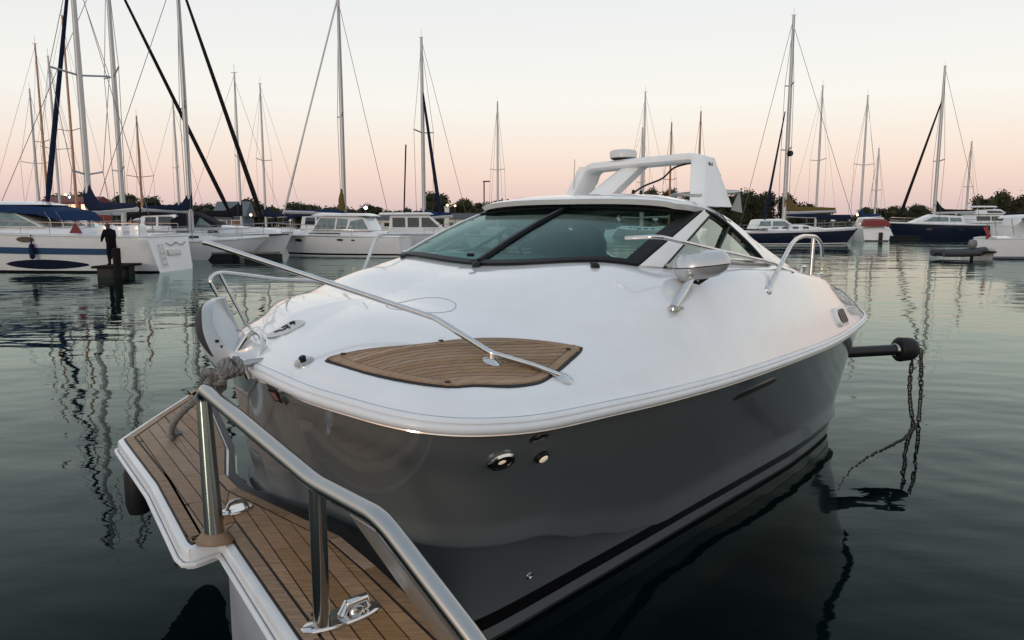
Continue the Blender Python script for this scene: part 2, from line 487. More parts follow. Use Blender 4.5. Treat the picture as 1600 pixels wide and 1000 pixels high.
# roof shell
ROOF = [(2.70, .84, 2.412, 2.452), (2.76, .895, 2.405, 2.470), (2.93, .925, 2.388, 2.492), (3.12, .945, 2.348, 2.502), (3.30, .97, 2.275, 2.505), (3.50, 1.01, 2.168, 2.49),
        (3.66, 1.045, 2.068, 2.455), (3.79, 1.07, 1.98, 2.41), (4.05, 1.07, 1.95, 2.28), (4.35, 1.05, 1.93, 2.10), (4.6, 1.0, 1.90, 1.96)]
def roof_row(u, hw, ze, zc, d=0, nn=24):
    row = []
    bow = -.10*min(1, max(0, (3.9-u)/1.0))
    for i in range(nn+1):
        s_ = -1+2*i/nn
        w = hw*math.sin(s_*math.pi/2)**1 if False else hw*(abs(s_)**.75)*(1 if s_ >= 0 else -1)
        n = 3.0 if u < 3.1 else 2.4
        z = ze+(zc-ze)*max(0, 1-abs(w/hw)**n)**(1/1.6)
        row.append(C(u + bow*(1-(w/hw)**2)*.9, w, z-d))
    return row
roofp = []
for k in range(len(ROOF)-1):
    for t in (0, .5):
        roofp.append([lerp(a, b, t) for a, b in zip(ROOF[k], ROOF[k+1])])
roofp.append(ROOF[-1])
roofa = [r for r in roofp if r[0] > 3.78]; roofp = [r for r in roofp if r[0] < 3.80]
mb = MB(); mb.loft([roof_row(*r) for r in roofp]); 
b = len(mb.v); inner = [roof_row(r[0]+.02, r[1]-.02, r[2], r[3], .035) for r in roofp]; mb.loft(inner)
nn = 25
for i in range(nn-1): mb.f.append((i, i+1, b+i+1, b+i)); mb.mi.append(0)
for j in range(len(roofp)-1):
    for e in (0, nn-1): mb.f.append((j*nn+e, (j+1)*nn+e, b+(j+1)*nn+e, b+j*nn+e)); mb.mi.append(0)
e_ = (len(roofp)-1)*nn
for i in range(nn-1): mb.f.append((e_+i, e_+i+1, b+e_+i+1, b+e_+i)); mb.mi.append(0)
for lo, hi in ((0, 5), (20, 25)):
    q_ = [roof_row(*r)[lo:hi] for r in roofa]; b2 = [roof_row(r[0], r[1]-.03, r[2], r[3], .03)[lo:hi] for r in roofa]
    mb.loft([x+y[::-1] for x, y in zip(q_, b2)], closed=True, caps=True)
roof = mb.build('roof', GEL, yacht, sharp=50)
# seam across the roof side
seam = [C(3.245, w, interp(abs(w), [(0, 2.512), (.6, 2.50), (.8, 2.46), (.9, 2.40), (.955, 2.31), (.972, 2.285)])) for w in (.80, .86, .91, .945, .972)]
roof_bvh = BVHTree.FromPolygons([Vector(p) for p in mb.v], mb.f)
def roof_z(u, w):
    h = roof_bvh.ray_cast(C(u, w, 5), Vector((0, 0, -1))); return h[0] if h[0] else C(u, w, 2.4)
mb = MB(); mb.tube([roof_z(3.26+.05*(.95-w), w)+Vector((0, 0, .001)) for w in (.55, .65, .75, .82, .88, .92, .955)], .004, 5); mb.build('roof_seam', FRAME, roof)

# roof hatch standing ajar at the port side of the arch
h = thing('roof_hatch', None, None); h.parent = yacht
mb = MB(); mb.poly3([L(3.10, .68, 2.482), L(3.10, .90, 2.474), L(3.80, .90, 2.520), L(3.80, .68, 2.535)], .010); 
mb.build('hatch_glass', SIDEG, h)
mb = MB(); mb.tube([C(*p) for p in ((3.80, .62, 2.535), (3.10, .62, 2.482), (3.10, .82, 2.474), (3.80, .82, 2.520), (3.80, .62, 2.535))], .014, 6)
mb.build('hatch_frame', STEEL, h)
mb = MB(); mb.tube([C(3.42, .80, 2.495), C(3.46, .84, 2.38)], .010, 6); mb.build('hatch_strut', FRAME, h)
mb = MB(); mb.poly3([L(3.78, .90, 2.51), L(3.81, .90, 2.51), L(3.82, .92, 2.36), L(3.56, .94, 2.38)], .006); mb.build('hatch_screen', mat('grey_mesh_screen', (.30, .29, .28), .7), h)

# radar arch
arch = thing('radar_arch', None, None); arch.parent = yacht
def leg(pts_bot, pts_top, w_bot, w_top, th, name='arch_leg', bulge=0):
    mb = MB(); rws = []
    for t in (0, .15, .35, .6, .85, 1):
        row = []
        u0 = lerp(pts_bot[0], pts_top[0], t); u1 = lerp(pts_bot[1], pts_top[1], t - bulge*math.sin(t*math.pi))
        z = lerp(pts_bot[2], pts_top[2], t); w = lerp(w_bot, w_top, t); h_ = th/2
        for (uu, ww) in ((u0, -h_*.7), (u0, h_*.7), (u0+.03, h_), (u1-.03, h_), (u1, h_*.7), (u1, -h_*.7), (u1-.03, -h_), (u0+.03, -h_)):
            row.append(C(uu, w+ww, z))
        rws.append(row)
    mb.loft(rws, closed=True, caps=True); return mb.build(name, GELR, arch, sharp=50)
leg((3.04, 3.56, 2.40), (3.38, 3.58, 2.765), .82, .66, .12, bulge=.16)
leg((3.30, 3.66, 2.42), (3.46, 3.64, 2.745), -.47, -.39, .11, bulge=.2)
# forward leaning centre strut
mb = MB(); rws = []
for t in (0, .25, .5, .75, 1):
    u = lerp(3.20, 3.52, t); w = lerp(-.12, .06, t); z = lerp(2.46, 2.75, t); a = lerp(.115, .085, t)
    rws.append([C(u+du, w+dw, z) for du, dw in ((0, -a), (-.03, -a*.6), (-.03, a*.6), (0, a), (.12, a), (.12, -a))])
mb.loft(rws, closed=True, caps=True); mb.build('arch_strut', GELR, arch)
# cross bar with rounded corners
bar = fillet([C(3.60, -.44, 2.60), C(3.56, -.36, 2.735), C(3.54, .08, 2.755), C(3.48, .66, 2.765), C(3.48, .74, 2.62)], .12, 6)
mb = MB(); rws = []
for i, p in enumerate(bar):
    a, b = bar[max(0, i-1)], bar[min(len(bar)-1, i+1)]; t = (b-a).normalized()
    f = Vector((1, 0, 0)); f = (f-t*f.dot(t)).normalized(); g = t.cross(f)
    rws.append([p + f*(x*.12) + g*(y*.033) for x, y in ((-1, -.4), (-1, .4), (-.8, 1), (.8, 1), (1, .4), (1, -.4), (.8, -1), (-.8, -1))])
mb.loft(rws, closed=True, caps=True); mb.build('arch_bar', GELR, arch, sharp=50)
# radar dome
mb = MB(); mb.lathe([(.06, -.05), (.075, -.02), (.115, -.008), (.118, .0)], C(3.53, -.05, 2.80), 24, M=Matrix.Diagonal((.84, .84, .9, 1))); rd = mb.build('radar_base', BLACK, arch)
mb = MB(); mb.lathe([(.118, 0), (.128, .006), (.131, .05), (.120, .066), (.095, .073), (.0, .076)], C(3.53, -.05, 2.80), 28, M=Matrix.Diagonal((.84, .84, .9, 1))); mb.build('radar_dome', mat('pale_grey_plastic', (.58, .58, .57), .35), rd)
# small winged emblem on the outer face of the port leg
mb = MB()
for k, (du, dz, ln, an) in enumerate([(0, .03, .05, 35), (.012, .02, .045, 20), (.02, .0, .05, -10), (.0, -.015, .045, -35), (-.02, .012, .045, 80), (.035, .03, .03, 70)]):
    c_ = C(3.42+du, .747, 2.68+dz); mb.box(c_, (ln, .004, .009), M=Matrix.Rotation(R(an), 4, 'Y'))
mb.build('arch_emblem', mat('bronze_emblem', (.10, .07, .04), .4, metal=.6), arch)
# whip aerial folded over the roof
mb = MB(); mb.tube(catmull([C(3.30, .16, 2.50), C(3.36, .24, 2.565), C(3.42, .36, 2.62), C(3.46, .44, 2.70), C(3.48, .58, 2.735)], 5), .008, 6); mb.build('aerial', BLACK, yacht)
mb = MB(); mb.tube([C(3.36, -.42, 2.45), C(3.38, -.42, 2.80)], .005, 5); mb.build('aerial', STEEL, yacht)
for w, u in ((-.78, 3.2), (.21, 3.25), (.26, 3.28)):
    mb = MB(); mb.lathe([(.014, 0), (.012, .03), (.0, .036)], roof_z(u, w), 8); mb.build('roof_light', BLACK, yacht)

# ------------------------------------------------------------------ inside of the cabin
mb = MB()
rws = [[C(ws_base(w)[0]+.06+du, w*.96, 2.02+dz) for w in [-.9+1.8*i/16 for i in range(17)]] for du, dz in ((-.05, -.02), (.0, .0), (.55, .02), (.75, -.06), (.80, -.35))]
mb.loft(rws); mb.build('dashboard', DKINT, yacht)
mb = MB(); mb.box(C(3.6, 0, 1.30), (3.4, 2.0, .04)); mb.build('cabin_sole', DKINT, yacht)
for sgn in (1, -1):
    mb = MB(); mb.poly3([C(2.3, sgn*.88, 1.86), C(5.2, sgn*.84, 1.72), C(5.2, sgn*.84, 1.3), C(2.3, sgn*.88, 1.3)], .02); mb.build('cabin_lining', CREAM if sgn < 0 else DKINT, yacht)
mb = MB()
rws = []
for z, a in ((2.02, .24), (2.10, .24), (2.18, .20), (2.215, .10)):
    rws.append([C(2.42+.12*math.cos(q), .12+a*math.sin(q), z+.01*math.cos(q)) for q in (2*math.pi*j/12 for j in range(12))])
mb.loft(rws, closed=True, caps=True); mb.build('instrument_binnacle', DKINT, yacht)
for w in (-.42, .42):
    s_ = thing('helm_seat', None, None); s_.parent = yacht
    mb = MB(); rws = []
    for z, a, d in ((1.72, .24, .12), (1.95, .25, .10), (2.12, .22, .08), (2.22, .15, .07), (2.26, .08, .04)):
        rws.append([C(3.42+(z-1.7)*.3+d*math.cos(q), w+a*math.sin(q)*(1 if abs(math.sin(q)) < .9 else .97), z) for q in (2*math.pi*j/14 for j in range(14))])
    mb.loft(rws, closed=True, caps=True); mb.build('backrest', SEATM, s_)
    mb = MB(); mb.box(C(3.25, w, 1.68), (.5, .5, .14)); mb.build('cushion', SEATM, s_, bevel=.03)
mb = MB(); M_ = Matrix.Rotation(R(55), 4, 'Y'); cc = C(2.62, -.40, 2.10)
mb.tube([cc + M_ @ Vector((.17*math.cos(2*math.pi*k/24), .17*math.sin(2*math.pi*k/24), 0)) for k in range(25)], .014, 6)
for k in range(3):
    mb.tube([cc, cc + M_ @ Vector((.16*math.cos(k*2.09), .16*math.sin(k*2.09), 0))], .012, 5)
mb.build('steering_wheel', STEEL, yacht)

# ------------------------------------------------------------------ deck fittings
def plank_tone(m):
    t = m.node_tree; b = t.nodes['Principled BSDF']; src = b.inputs['Base Color'].links[0].from_socket
    oi = t.nodes.new('ShaderNodeObjectInfo'); mr = t.nodes.new('ShaderNodeMapRange'); mr.inputs['To Min'].default_value = .82; mr.inputs['To Max'].default_value = 1.16
    hs = t.nodes.new('ShaderNodeHueSaturation'); mr2 = t.nodes.new('ShaderNodeMapRange'); mr2.inputs['To Min'].default_value = 1.22; mr2.inputs['To Max'].default_value = .98
    st = t.nodes.new('ShaderNodeTexNoise'); st.inputs['Scale'].default_value = 2.2; st.inputs['Detail'].default_value = 5
    gp = t.nodes.new('ShaderNodeNewGeometry'); t.links.new(gp.outputs['Position'], st.inputs['Vector'])
    mm = t.nodes.new('ShaderNodeMath'); mm.operation = 'MULTIPLY_ADD'; mm.inputs[1].default_value = .5; mm.inputs[2].default_value = -.25; t.links.new(st.outputs['Fac'], mm.inputs[0])
    ad = t.nodes.new('ShaderNodeMath'); t.links.new(mr.outputs[0], ad.inputs[0]); t.links.new(mm.outputs[0], ad.inputs[1])
    t.links.new(oi.outputs['Random'], mr.inputs[0]); t.links.new(oi.outputs['Random'], mr2.inputs[0])
    t.links.new(ad.outputs[0], hs.inputs['Value']); t.links.new(mr2.outputs[0], hs.inputs['Saturation'])
    t.links.new(src, hs.inputs['Color']); t.links.new(hs.outputs[0], b.inputs['Base Color'])
    return m
def teakmat(name, col, dirn):
    m = mat(name, col, .62, noise_amt=.28, noise_scale=9, aniso=dirn, bump=.15, bump_scale=60)
    return plank_tone(m)
TEAKS = [teakmat('teak_%s' % n, c, (.8, 9, 9)) for n, c in (('light', (.31, .21, .138)), ('warm', (.27, .178, .112)), ('weathered', (.28, .195, .135)))]
CAULK = mat('black_deck_caulking', (.010, .010, .011), .6)
def clip_half(poly, a, b, c):
    """keep a*x+b*y <= c"""
    o = []
    for i in range(len(poly)):
        p, q = poly[i], poly[(i+1) % len(poly)]
        dp, dq = a*p[0]+b*p[1]-c, a*q[0]+b*q[1]-c
        if dp <= 0: o.append(p)
        if dp*dq < 0:
            t = dp/(dp-dq); o.append((p[0]+(q[0]-p[0])*t, p[1]+(q[1]-p[1])*t))
    return o
def area(p): return .5*sum(p[i][0]*p[(i+1) % len(p)][1]-p[(i+1) % len(p)][0]*p[i][1] for i in range(len(p)))
def inset(poly, d):
    n = len(poly); s_ = 1 if area(poly) > 0 else -1; res = []
    for i in range(n):
        a, b, c = Vector(poly[i-1]), Vector(poly[i]), Vector(poly[(i+1) % n])
        e1 = (b-a).normalized(); e2 = (c-b).normalized()
        n1 = Vector((-e1.y, e1.x))*s_; n2 = Vector((-e2.y, e2.x))*s_
        m_ = (n1+n2); m_ = m_.normalized()
        k = d/max(.4, m_.dot(n1)); res.append(tuple(b+m_*k))
    return res
def surf_plate(poly, surf, th, dz, name, m, parent, sub=.12):
    """thin plate lying on a curved surface: polygon subdivided along its outline and split by a fan of strips"""
    bm = bmesh.new()
    vs = [bm.verts.new((x, y, 0)) for x, y in poly]
    bm.faces.new(vs)
    bmesh.ops.triangulate(bm, faces=bm.faces)
    for _ in range(3):
        ed = [e for e in bm.edges if e.calc_length() > sub]
        if not ed: break
        bmesh.ops.subdivide_edges(bm, edges=ed, cuts=1, use_grid_fill=False)
        bmesh.ops.triangulate(bm, faces=bm.faces)
    top = [v for v in bm.verts]
    r = bmesh.ops.extrude_face_region(bm, geom=list(bm.faces))
    new = [g for g in r['geom'] if isinstance(g, bmesh.types.BMVert)]
    sn = set(new)
    for v in bm.verts:
        p, nr = surf(v.co.x, v.co.y)
        v.co = p + nr*(dz + (th if v in sn else 0))
    bmesh.ops.recalc_face_normals(bm, faces=bm.faces)
    me = bpy.data.meshes.new(name); bm.to_mesh(me); bm.free(); me.materials.append(m)
    me.shade_smooth(); me.set_sharp_from_angle(angle=R(40))
    o = bpy.data.objects.new(name, me); COL.objects.link(o); o.parent = parent
    return o
hatch_poly = [(.150, .615), (.165, .590), (.205, .600), (.474, .785), (.742, .852), (.936, .930), (1.097, 1.042), (1.205, 1.150), (1.205, 1.180),
              (1.075, 1.205), (.90, 1.245), (.79, 1.268), (.707, 1.272), (.561, 1.250), (.42, 1.195), (.316, 1.150), (.222, 1.029), (.159, .832)]
hatch = thing('teak_hatch', None, None); hatch.parent = yacht
hatch_poly = [(p.x-.042, p.y+.045) for p in catmull([(a, b, 0) for a, b in hatch_poly], 3, closed=True)]
import numpy as np
_s = [(x, y) for x in np.linspace(.12, 1.22, 16) for y in np.linspace(.58, 1.32, 14)]
_in = []
for x, y in _s:
    c_ = False
    for i in range(len(hatch_poly)):
        (xa_, ya_), (xb_, yb_) = hatch_poly[i], hatch_poly[i-1]
        if (ya_ > y) != (yb_ > y) and x < (xb_-xa_)*(y-ya_)/(yb_-ya_)+xa_: c_ = not c_
    if c_: _in.append((x, y))
_B = lambda x, y: [1, x, y, x*x, x*y, y*y, x**3, x*x*y, x*y*y, y**3]
_A = np.array([_B(x, y) for x, y in _in]); _z = np.array([deck_at(x, y)[0].z for x, y in _in])
_q = np.linalg.lstsq(_A, _z, rcond=None)[0]; _up = .55*float(np.max(_z-_A @ _q))
def hatch_at(x, y):
    z = float(np.dot(_q, _B(x, y)))+_up
    return L(x, y, z), Vector((0, 0, 1))
surf_plate(hatch_poly, hatch_at, .026, -.022, 'hatch_seal', CAULK, hatch)
hp = inset(hatch_poly, .012)
rim_in = inset(hatch_poly, .045)
da = R(19)                                 # run of the hatch planks in the yacht's frame
dx, dy = math.cos(da), math.sin(da); nx, ny = -dy, dx
cs = [nx*x+ny*y for x, y in rim_in]
k0, k1 = min(cs), max(cs); w_ = (k1-k0)/16
for i in range(16):
    a, b = k0+i*w_+.003, k0+(i+1)*w_-.003
    pl = clip_half(clip_half(rim_in, nx, ny, b), -nx, -ny, -a)
    if len(pl) >= 3 and abs(area(pl)) > 2e-4:
        surf_plate(pl, hatch_at, .008, .003, 'plank', TEAKS[i % 3], hatch)
n = len(hp)
segs = [(0, 9), (9, 18), (18, 24), (24, 36), (36, 45), (45, 54)]
for a, b in segs:
    idx = [i % n for i in range(a, b+1)]
    pl = [hp[i] for i in idx] + [inset(hatch_poly, .041)[i] for i in idx[::-1]]
    surf_plate(pl, hatch_at, .008, .003, 'margin_board', TEAKS[1], hatch)
for x, y in ((.173, .680), (.558, .875), (.288, 1.175), (1.088, 1.195)):
    p, nr = hatch_at(x, y); mb = MB(); mb.lathe([(.012, 0), (.012, .004), (0, .004)], p+nr*.011, 10); mb.build('hatch_latch', BLACK, hatch)

# flush foredeck hatch: a raised oval outline
ovc = [(.80, .25), (.95, .235), (1.05, .28), (1.085, .38), (1.05, .50), (.96, .56), (.86, .53), (.78, .42), (.76, .32)]
ov = catmull([(a, b, 0) for a, b in ovc], 5, closed=True)
mb = MB(); mb.tube([dk(p.x, p.y, -.0008) for p in ov]+[dk(ov[0].x, ov[0].y, -.0008)], .0032, 6); mb.build('flush_hatch_seal', mat('grey_seal', (.36, .37, .38), .5), yacht)
# moulded seam lines of the foredeck
def deckline(pts, r, name, m):
    mb = MB(); mb.tube([dk(p.x, p.y, -.0005) for p in catmull([(a, b, 0) for a, b in pts], 6)], r, 5); return mb.build(name, m, yacht)
# oval badge plate with a dark flourish
p, nr = deck_at(.314, .062)
bd = thing('badge_plate', None, None); bd.parent = yacht
ovb = [(.318+.085*math.cos(q)*.9+.02*math.sin(q), .055+.085*math.sin(q)) for q in (2*math.pi*k/20 for k in range(20))]
surf_plate(ovb, deck_at, .006, .001, 'plate', mat('brushed_badge_plate', (.50, .51, .52), .3, metal=.6), bd)
mb = MB()
for pts in ([(.33, -.03), (.35, -.01), (.345, .02), (.37, .03), (.36, .06)], [(.37, -.02), (.385, .0), (.375, .02)], [(.39, .015), (.405, .03), (.395, .045)], [(.40, .0), (.415, .02)]):
    mb.tube([dk(p.x, p.y, .008) for p in catmull([(a-.042, b+.035, 0) for a, b in pts], 4)], .0045, 5)
mb.build('flourish', BLACK, bd)
# deck filler cap
p, nr = deck_at(.077, .537); M_ = nr.to_track_quat('Z', 'Y').to_matrix().to_4x4()
fl = MB().lathe([(.042, 0), (.042, .006), (.036, .010), (0, .011)], p, 18, M=M_).build('filler_cap', STEEL, yacht)
MB().lathe([(.014, .010), (.016, .026), (.01, .03), (0, .03)], p, 10, M=M_).build('cap_key', BLACK, fl)
# small black fittings along the foot of the windscreen
for u, v, s_ in ((1.79, -.70, .02), (1.665, .10, .03), (1.885, .83, .028)):
    p, nr = deck_at(u, v); mb = MB()
    mb.lathe([(s_, 0), (s_*.9, s_*.5), (s_*.5, s_*.9), (0, s_)], p, 12); mb.tube([p+Vector((0, 0, s_*.6)), p+Vector((.02, s_*1.5, s_*.75))], s_*.35, 6)
    mb.build('washer_nozzle', BLACK, yacht)

# spotlight on its raked stem
sp = thing('spotlight', None, None); sp.parent = yacht
p, nr = deck_at(1.963, 1.298)
MB().lathe([(.055, -.004), (.055, .008), (.03, .016), (.0, .018)], p, 18).build('base_flange', CHROME, sp)
top = L(2.19, 1.285, 1.965)
MB().tube([p+Vector((0, 0, .005)), p.lerp(top, .5), top], [.022, .024, .022], 12).build('stem', CHROME, sp)
hc = L(2.30, 1.27, 2.045); fwd = Vector((-.78, -.63, 0)).normalized(); sidev = Vector((.63, -.78, 0)).normalized()
def head(z0, z1, mt, nm, prof):
    mb = MB(); rws = []
    for zz, sx, sy in prof:
        rws.append([hc + sidev*(sx*.92*math.cos(q)*(1+.16*math.cos(q))) + fwd*(sy*.95*math.sin(q)) + Vector((0, 0, zz*.78+.016*math.cos(q))) for q in (2*math.pi*j/28 for j in range(28))])
    mb.loft(rws, closed=True, caps=True); return mb.build(nm, mt, sp, sharp=50)
SPOT = mat('satin_silver_shell', (.52, .53, .54), .25, metal=.5, coat=.4, noise_amt=.06)
head(0, 0, SPOT, 'lower_shell', [(-.115, .08, .05), (-.10, .125, .085), (-.055, .165, .115), (-.012, .182, .128)])
head(0, 0, BLACK, 'seam', [(-.012, .176, .123), (-.004, .176, .123)])
head(0, 0, SPOT, 'upper_shell', [(-.004, .184, .130), (.03, .180, .126), (.065, .162, .112), (.082, .150, .102), (.088, .138, .092), (.093, .08, .05), (.094, .02, .02)])
mb = MB(); mb.tube([hc+sidev*.06+fwd*.02+Vector((0, 0, -.07)), hc+sidev*.0+fwd*.05+Vector((0, 0, -.105)), hc-sidev*.07+fwd*.05+Vector((0, 0, -.085))], .012, 6); mb.build('swivel', BLACK, sp)

# rails
def railobj(name, pts, r, fr=.10, n=12, m=None, mid=None, parent=None):
    mb = MB(); mb.tube(fillet(pts, fr, 6), r, n); return mb.build(name, m or CHROME, parent or yacht)
def flange(p, nr, r, parent):
    M_ = nr.to_track_quat('Z', 'Y').to_matrix().to_4x4()
    return MB().lathe([(r, -.002), (r, .006), (r*.7, .014), (r*.4, .02), (0, .02)], p, 18, M=M_).build('base_flange', CHROME, parent)
br = thing('bow_rail', None, None); br.parent = yacht
pb, nb = deck_at(.863, 1.325); pm, nm_ = deck_at(.607, 1.128)
pm = pm + Vector((0, 0, .010))
railobj('rail_tube', [pb+Vector((0, 0, .01)), L(.75, 1.238, 1.678), L(.611, 1.128, 1.736), L(.60, .80, 1.863), L(.38, .15, 2.040), L(.165, -.35, 2.190), L(.155, -.375, 2.193)], .0135, .025, parent=br)
MB().tube([pm, L(.611, 1.128, 1.733)], .016, 12).build('post', CHROME, br)
flange(pb, nb, .045, br); flange(pm, nm_, .042, br)
sr = thing('starboard_rail', None, None); sr.parent = yacht
railobj('rail_tube', [L(.70, -1.00, 1.60), L(.452, -.9, 1.965), L(.56, -.98, 1.998), L(.75, -1.05, 1.97), L(1.073, -1.1, 1.915), L(1.62, -1.20, 1.86), L(1.70, -1.22, 1.66)], .011, .06, parent=sr)
MB().tube([L(.57, -.985, 1.993), L(.80, -1.06, 1.60)], .010, 10).build('post', CHROME, sr)
railobj('rail_tube', [L(1.80, -1.20, 1.84), L(1.994, -1.2, 2.198), L(2.70, -1.2, 2.189), L(3.6, -1.22, 2.15), L(3.9, -1.25, 1.84)], .012, .06, parent=sr)
hr = thing('hand_rail', None, None); hr.parent = yacht
railobj('rail_tube', [L(2.005, .955, 2.20), L(2.05, 1.15, 2.212), L(2.75, 1.19, 2.115), L(3.787, 1.20, 1.985), L(3.95, 1.215, 1.93), dk(4.06, 1.25)], .0125, .07, parent=hr)
gr = thing('grab_rail', None, None); gr.parent = yacht
pg, ng = deck_at(3.301, 1.336)
railobj('rail_tube', [pg, L(4.00, 1.255, 2.140), L(4.35, 1.21, 2.180), L(4.925, 1.15, 2.165), L(5.20, 1.12, 2.09), L(5.27, 1.11, 1.98)], .016, .16, parent=gr)
MB().tube([L(4.84, 1.155, 2.155), dk(4.80, 1.16)], .018, 10).build('post', STEEL, gr)
flange(pg, ng, .035, gr)
# cleats and a folded fender cover on the aft side deck
for u, v in ((4.45, 1.20), (5.55, 1.02)):
    p, nr = deck_at(u, v); mb = MB()
    mb.tube([p+Vector((-.10, 0, .045)), p+Vector((-.05, 0, .05)), p+Vector((.05, 0, .05)), p+Vector((.10, 0, .045))], [.008, .012, .012, .008], 8)
    for x in (-.04, .04): mb.tube([p+Vector((x, 0, 0)), p+Vector((x*.8, 0, .05))], .010, 8)
    mb.build('mooring_cleat', CHROME, yacht)
# aft vent in the port coaming
def side_frame(u, z):
    h = hull_bvh.ray_cast(L(u, 4, z), Vector((0, 1, 0)))
    return h[0], (h[1] if h[1].y < 0 else -h[1])
def deck_side(u, v):
    p, nr = deck_at(u, v); t = Vector((1, 0, 0)); t = (t-nr*t.dot(nr)).normalized(); return p, nr, t, nr.cross(t)
p, nr, t, b = deck_side(4.871, 1.398)
if b.z < 0: b = -b
vt = thing('coaming_vent', None, None); vt.parent = yacht
def plate(p, t, b, nr, pts, th, off, name, m, parent, bevel=0):
    return MB().poly3([p+t*x+b*y+nr*off for x, y in pts], th).build(name, m, parent, bevel=bevel)
o_ = [(-.20, .02), (-.14, .085), (.13, .085), (.19, .06), (.20, -.05), (.15, -.085), (-.13, -.085), (-.19, -.05)]
plate(p, t, b, nr, [(x*1.0, y) for x, y in o_], .03, .008, 'vent_frame', GELR, vt, .008)
plate(p, t, b, nr, [(x*.78, y*.72) for x, y in o_], .01, .021, 'vent_opening', BLACK, vt)
for k in range(4):
    plate(p, t, b, nr, [(-.12+.075*k, .055), (-.105+.075*k, .055), (-.085+.075*k, -.055), (-.10+.075*k, -.055)], .008, .028, 'vent_louvre', STEEL, vt)
# hull lights and fittings
def hull_frame(u, v, z):
    q = L(u, v, z); h = hull_bvh.find_nearest(q); p, nr = h[0], h[1]
    cc = L(3.2, 0, z)
    if nr.dot(p-cc) < 0: nr = -nr
    t = Vector((0, 0, 1)).cross(nr).normalized(); return p, nr, t, nr.cross(t)
LENS = mat('warm_clear_lens', (.90, .80, .60), .12, coat=1, emit=(1.0, .80, .52), es=.35)
for (u, v, z, rr, sq) in ((.483, 1.281, 1.331, .062, .75), (.728, 1.304, 1.29, .036, .85)):
    p, nr, t, b = hull_frame(u, v, z); M_ = Matrix((t, b*sq, nr)).transposed().to_4x4()
    lt = MB().lathe([(rr, -.004), (rr*1.05, .010), (rr*.9, .020), (rr*.72, .022), (rr*.66, .010), (rr*.62, .004)], p, 24, M=M_).build('hull_light', CHROME if rr > .05 else BLACK, yacht)
    MB().lathe([(rr*.62, .004), (rr*.5, .010), (rr*.3, .016), (0, .018)] if rr > .05 else [(rr*.74, .018), (rr*.6, .025), (0, .028)], p, 20, M=M_).build('lens', LENS, lt)
    if rr > .05:
        MB().lathe([(rr*.88, .016), (rr*.9, .024), (rr*.66, .020), (rr*.62, .008)], p, 24, M=M_).build('light_gasket', BLACK, lt)
p, nr, t, b = hull_frame(.621, 1.373, 1.413); M_ = Matrix((t, b*.55, nr)).transposed().to_4x4()
MB().lathe([(.046, -.002), (.050, .006), (.044, .010), (.036, .002), (0, -.001)], p, 20, M=M_).build('drain_scupper', mat('dull_dark_steel', (.06, .06, .062), .3, metal=.8), yacht)
p, nr, t, b = hull_frame(1.304, .804, .351); M_ = Matrix((t, b, nr)).transposed().to_4x4()
MB().lathe([(.020, -.002), (.020, .008), (.013, .010), (.010, .004), (0, .004)], p, 16, M=M_).build('drain_fitting', CHROME, yacht)
p, nr, t, b = hull_frame(.094, .288, 1.52)
nl = thing('navigation_light', None, None); nl.parent = yacht
rr_ = [(-.05, .045), (.05, .045), (.058, .037), (.058, -.037), (.05, -.045), (-.05, -.045), (-.058, -.037), (-.058, .037)]
plate(p, t, b, nr, rr_, .016, .006, 'light_frame', CHROME, nl, .005)
plate(p, t, b, nr, [(x*.78, y*.76) for x, y in rr_], .008, .012, 'light_window', BLACK, nl)
plate(p, t, b, nr, [(x*.42, y*.46) for x, y in rr_], .010, .014, 'red_lens', mat('red_lens', (.35, .03, .025), .15, coat=1), nl)
p, nr, t, b = hull_frame(3.0, 1.39, 1.19)
plate(p, t, b, nr, [(-.36, .0), (-.30, .028), (.30, .034), (.36, .015), (.33, -.02), (-.30, -.028)], .012, .0, 'side_vent', mat('dark_vent_trim', (.05, .048, .046), .25, metal=.6), yacht)

# anchor housing and fairlead at the stem head
ANCH = mat('silver_grey_housing', (.30, .33, .36), .28, metal=.4, coat=.5, noise_amt=.12, noise_scale=6)
ah = thing('anchor_housing', None, None); ah.parent = yacht
path = catmull([L(.20, -.20, 1.575), L(.19, -.30, 1.645), L(.215, -.41, 1.715), L(.26, -.50, 1.78), L(.32, -.56, 1.808)], 5)
wd = [.055, .075, .090, .095, .085]
mb = MB(); rws = []
for i, p in enumerate(path):
    a, b = path[max(0, i-1)], path[min(len(path)-1, i+1)]; t = (b-a).normalized()
    sd = Vector((.75, .62, 0)); sd = (sd-t*sd.dot(t)).normalized(); up = sd.cross(t)
    if up.x > 0: up = -up
    q = i/(len(path)-1)*4; k = min(3, int(q)); w = lerp(wd[k], wd[k+1], q-k)
    rws.append([p + sd*(x*w) + up*(y*.080) for x, y in ((-1, -.8), (-1.05, 0), (-.85, .7), (-.4, 1), (.4, 1), (.85, .7), (1.05, 0), (1, -.8))])
mb.loft(rws, closed=True, caps=True); mb.build('cowl', ANCH, ah, sharp=24)
mb = MB(); 
rw2 = []
for i in range(4, len(path)-2):
    a, b = rws[i][1], rws[i][2]; c_, d_ = rws[i][0], rws[i][3]
    o_ = (rws[i][1]-path[i]).normalized()*.004
    t_ = math.sin(math.pi*(i-3.4)/(len(path)-4.8))
    m_ = a.lerp(b, .55); rw2.append([m_.lerp(a, t_*.8)+o_, m_+o_*1.3, m_.lerp(b, t_)+o_])
mb.loft(rw2); mb.build('cowl_recess', BLACK, ah)
mb = MB()
for q in ((.14, -.27, 1.70), (.15, -.24, 1.675)):
    mb.lathe([(.012, 0), (.012, .012), (0, .014)], L(*q), 8)
mb.build('bolts', BLACK, ah)
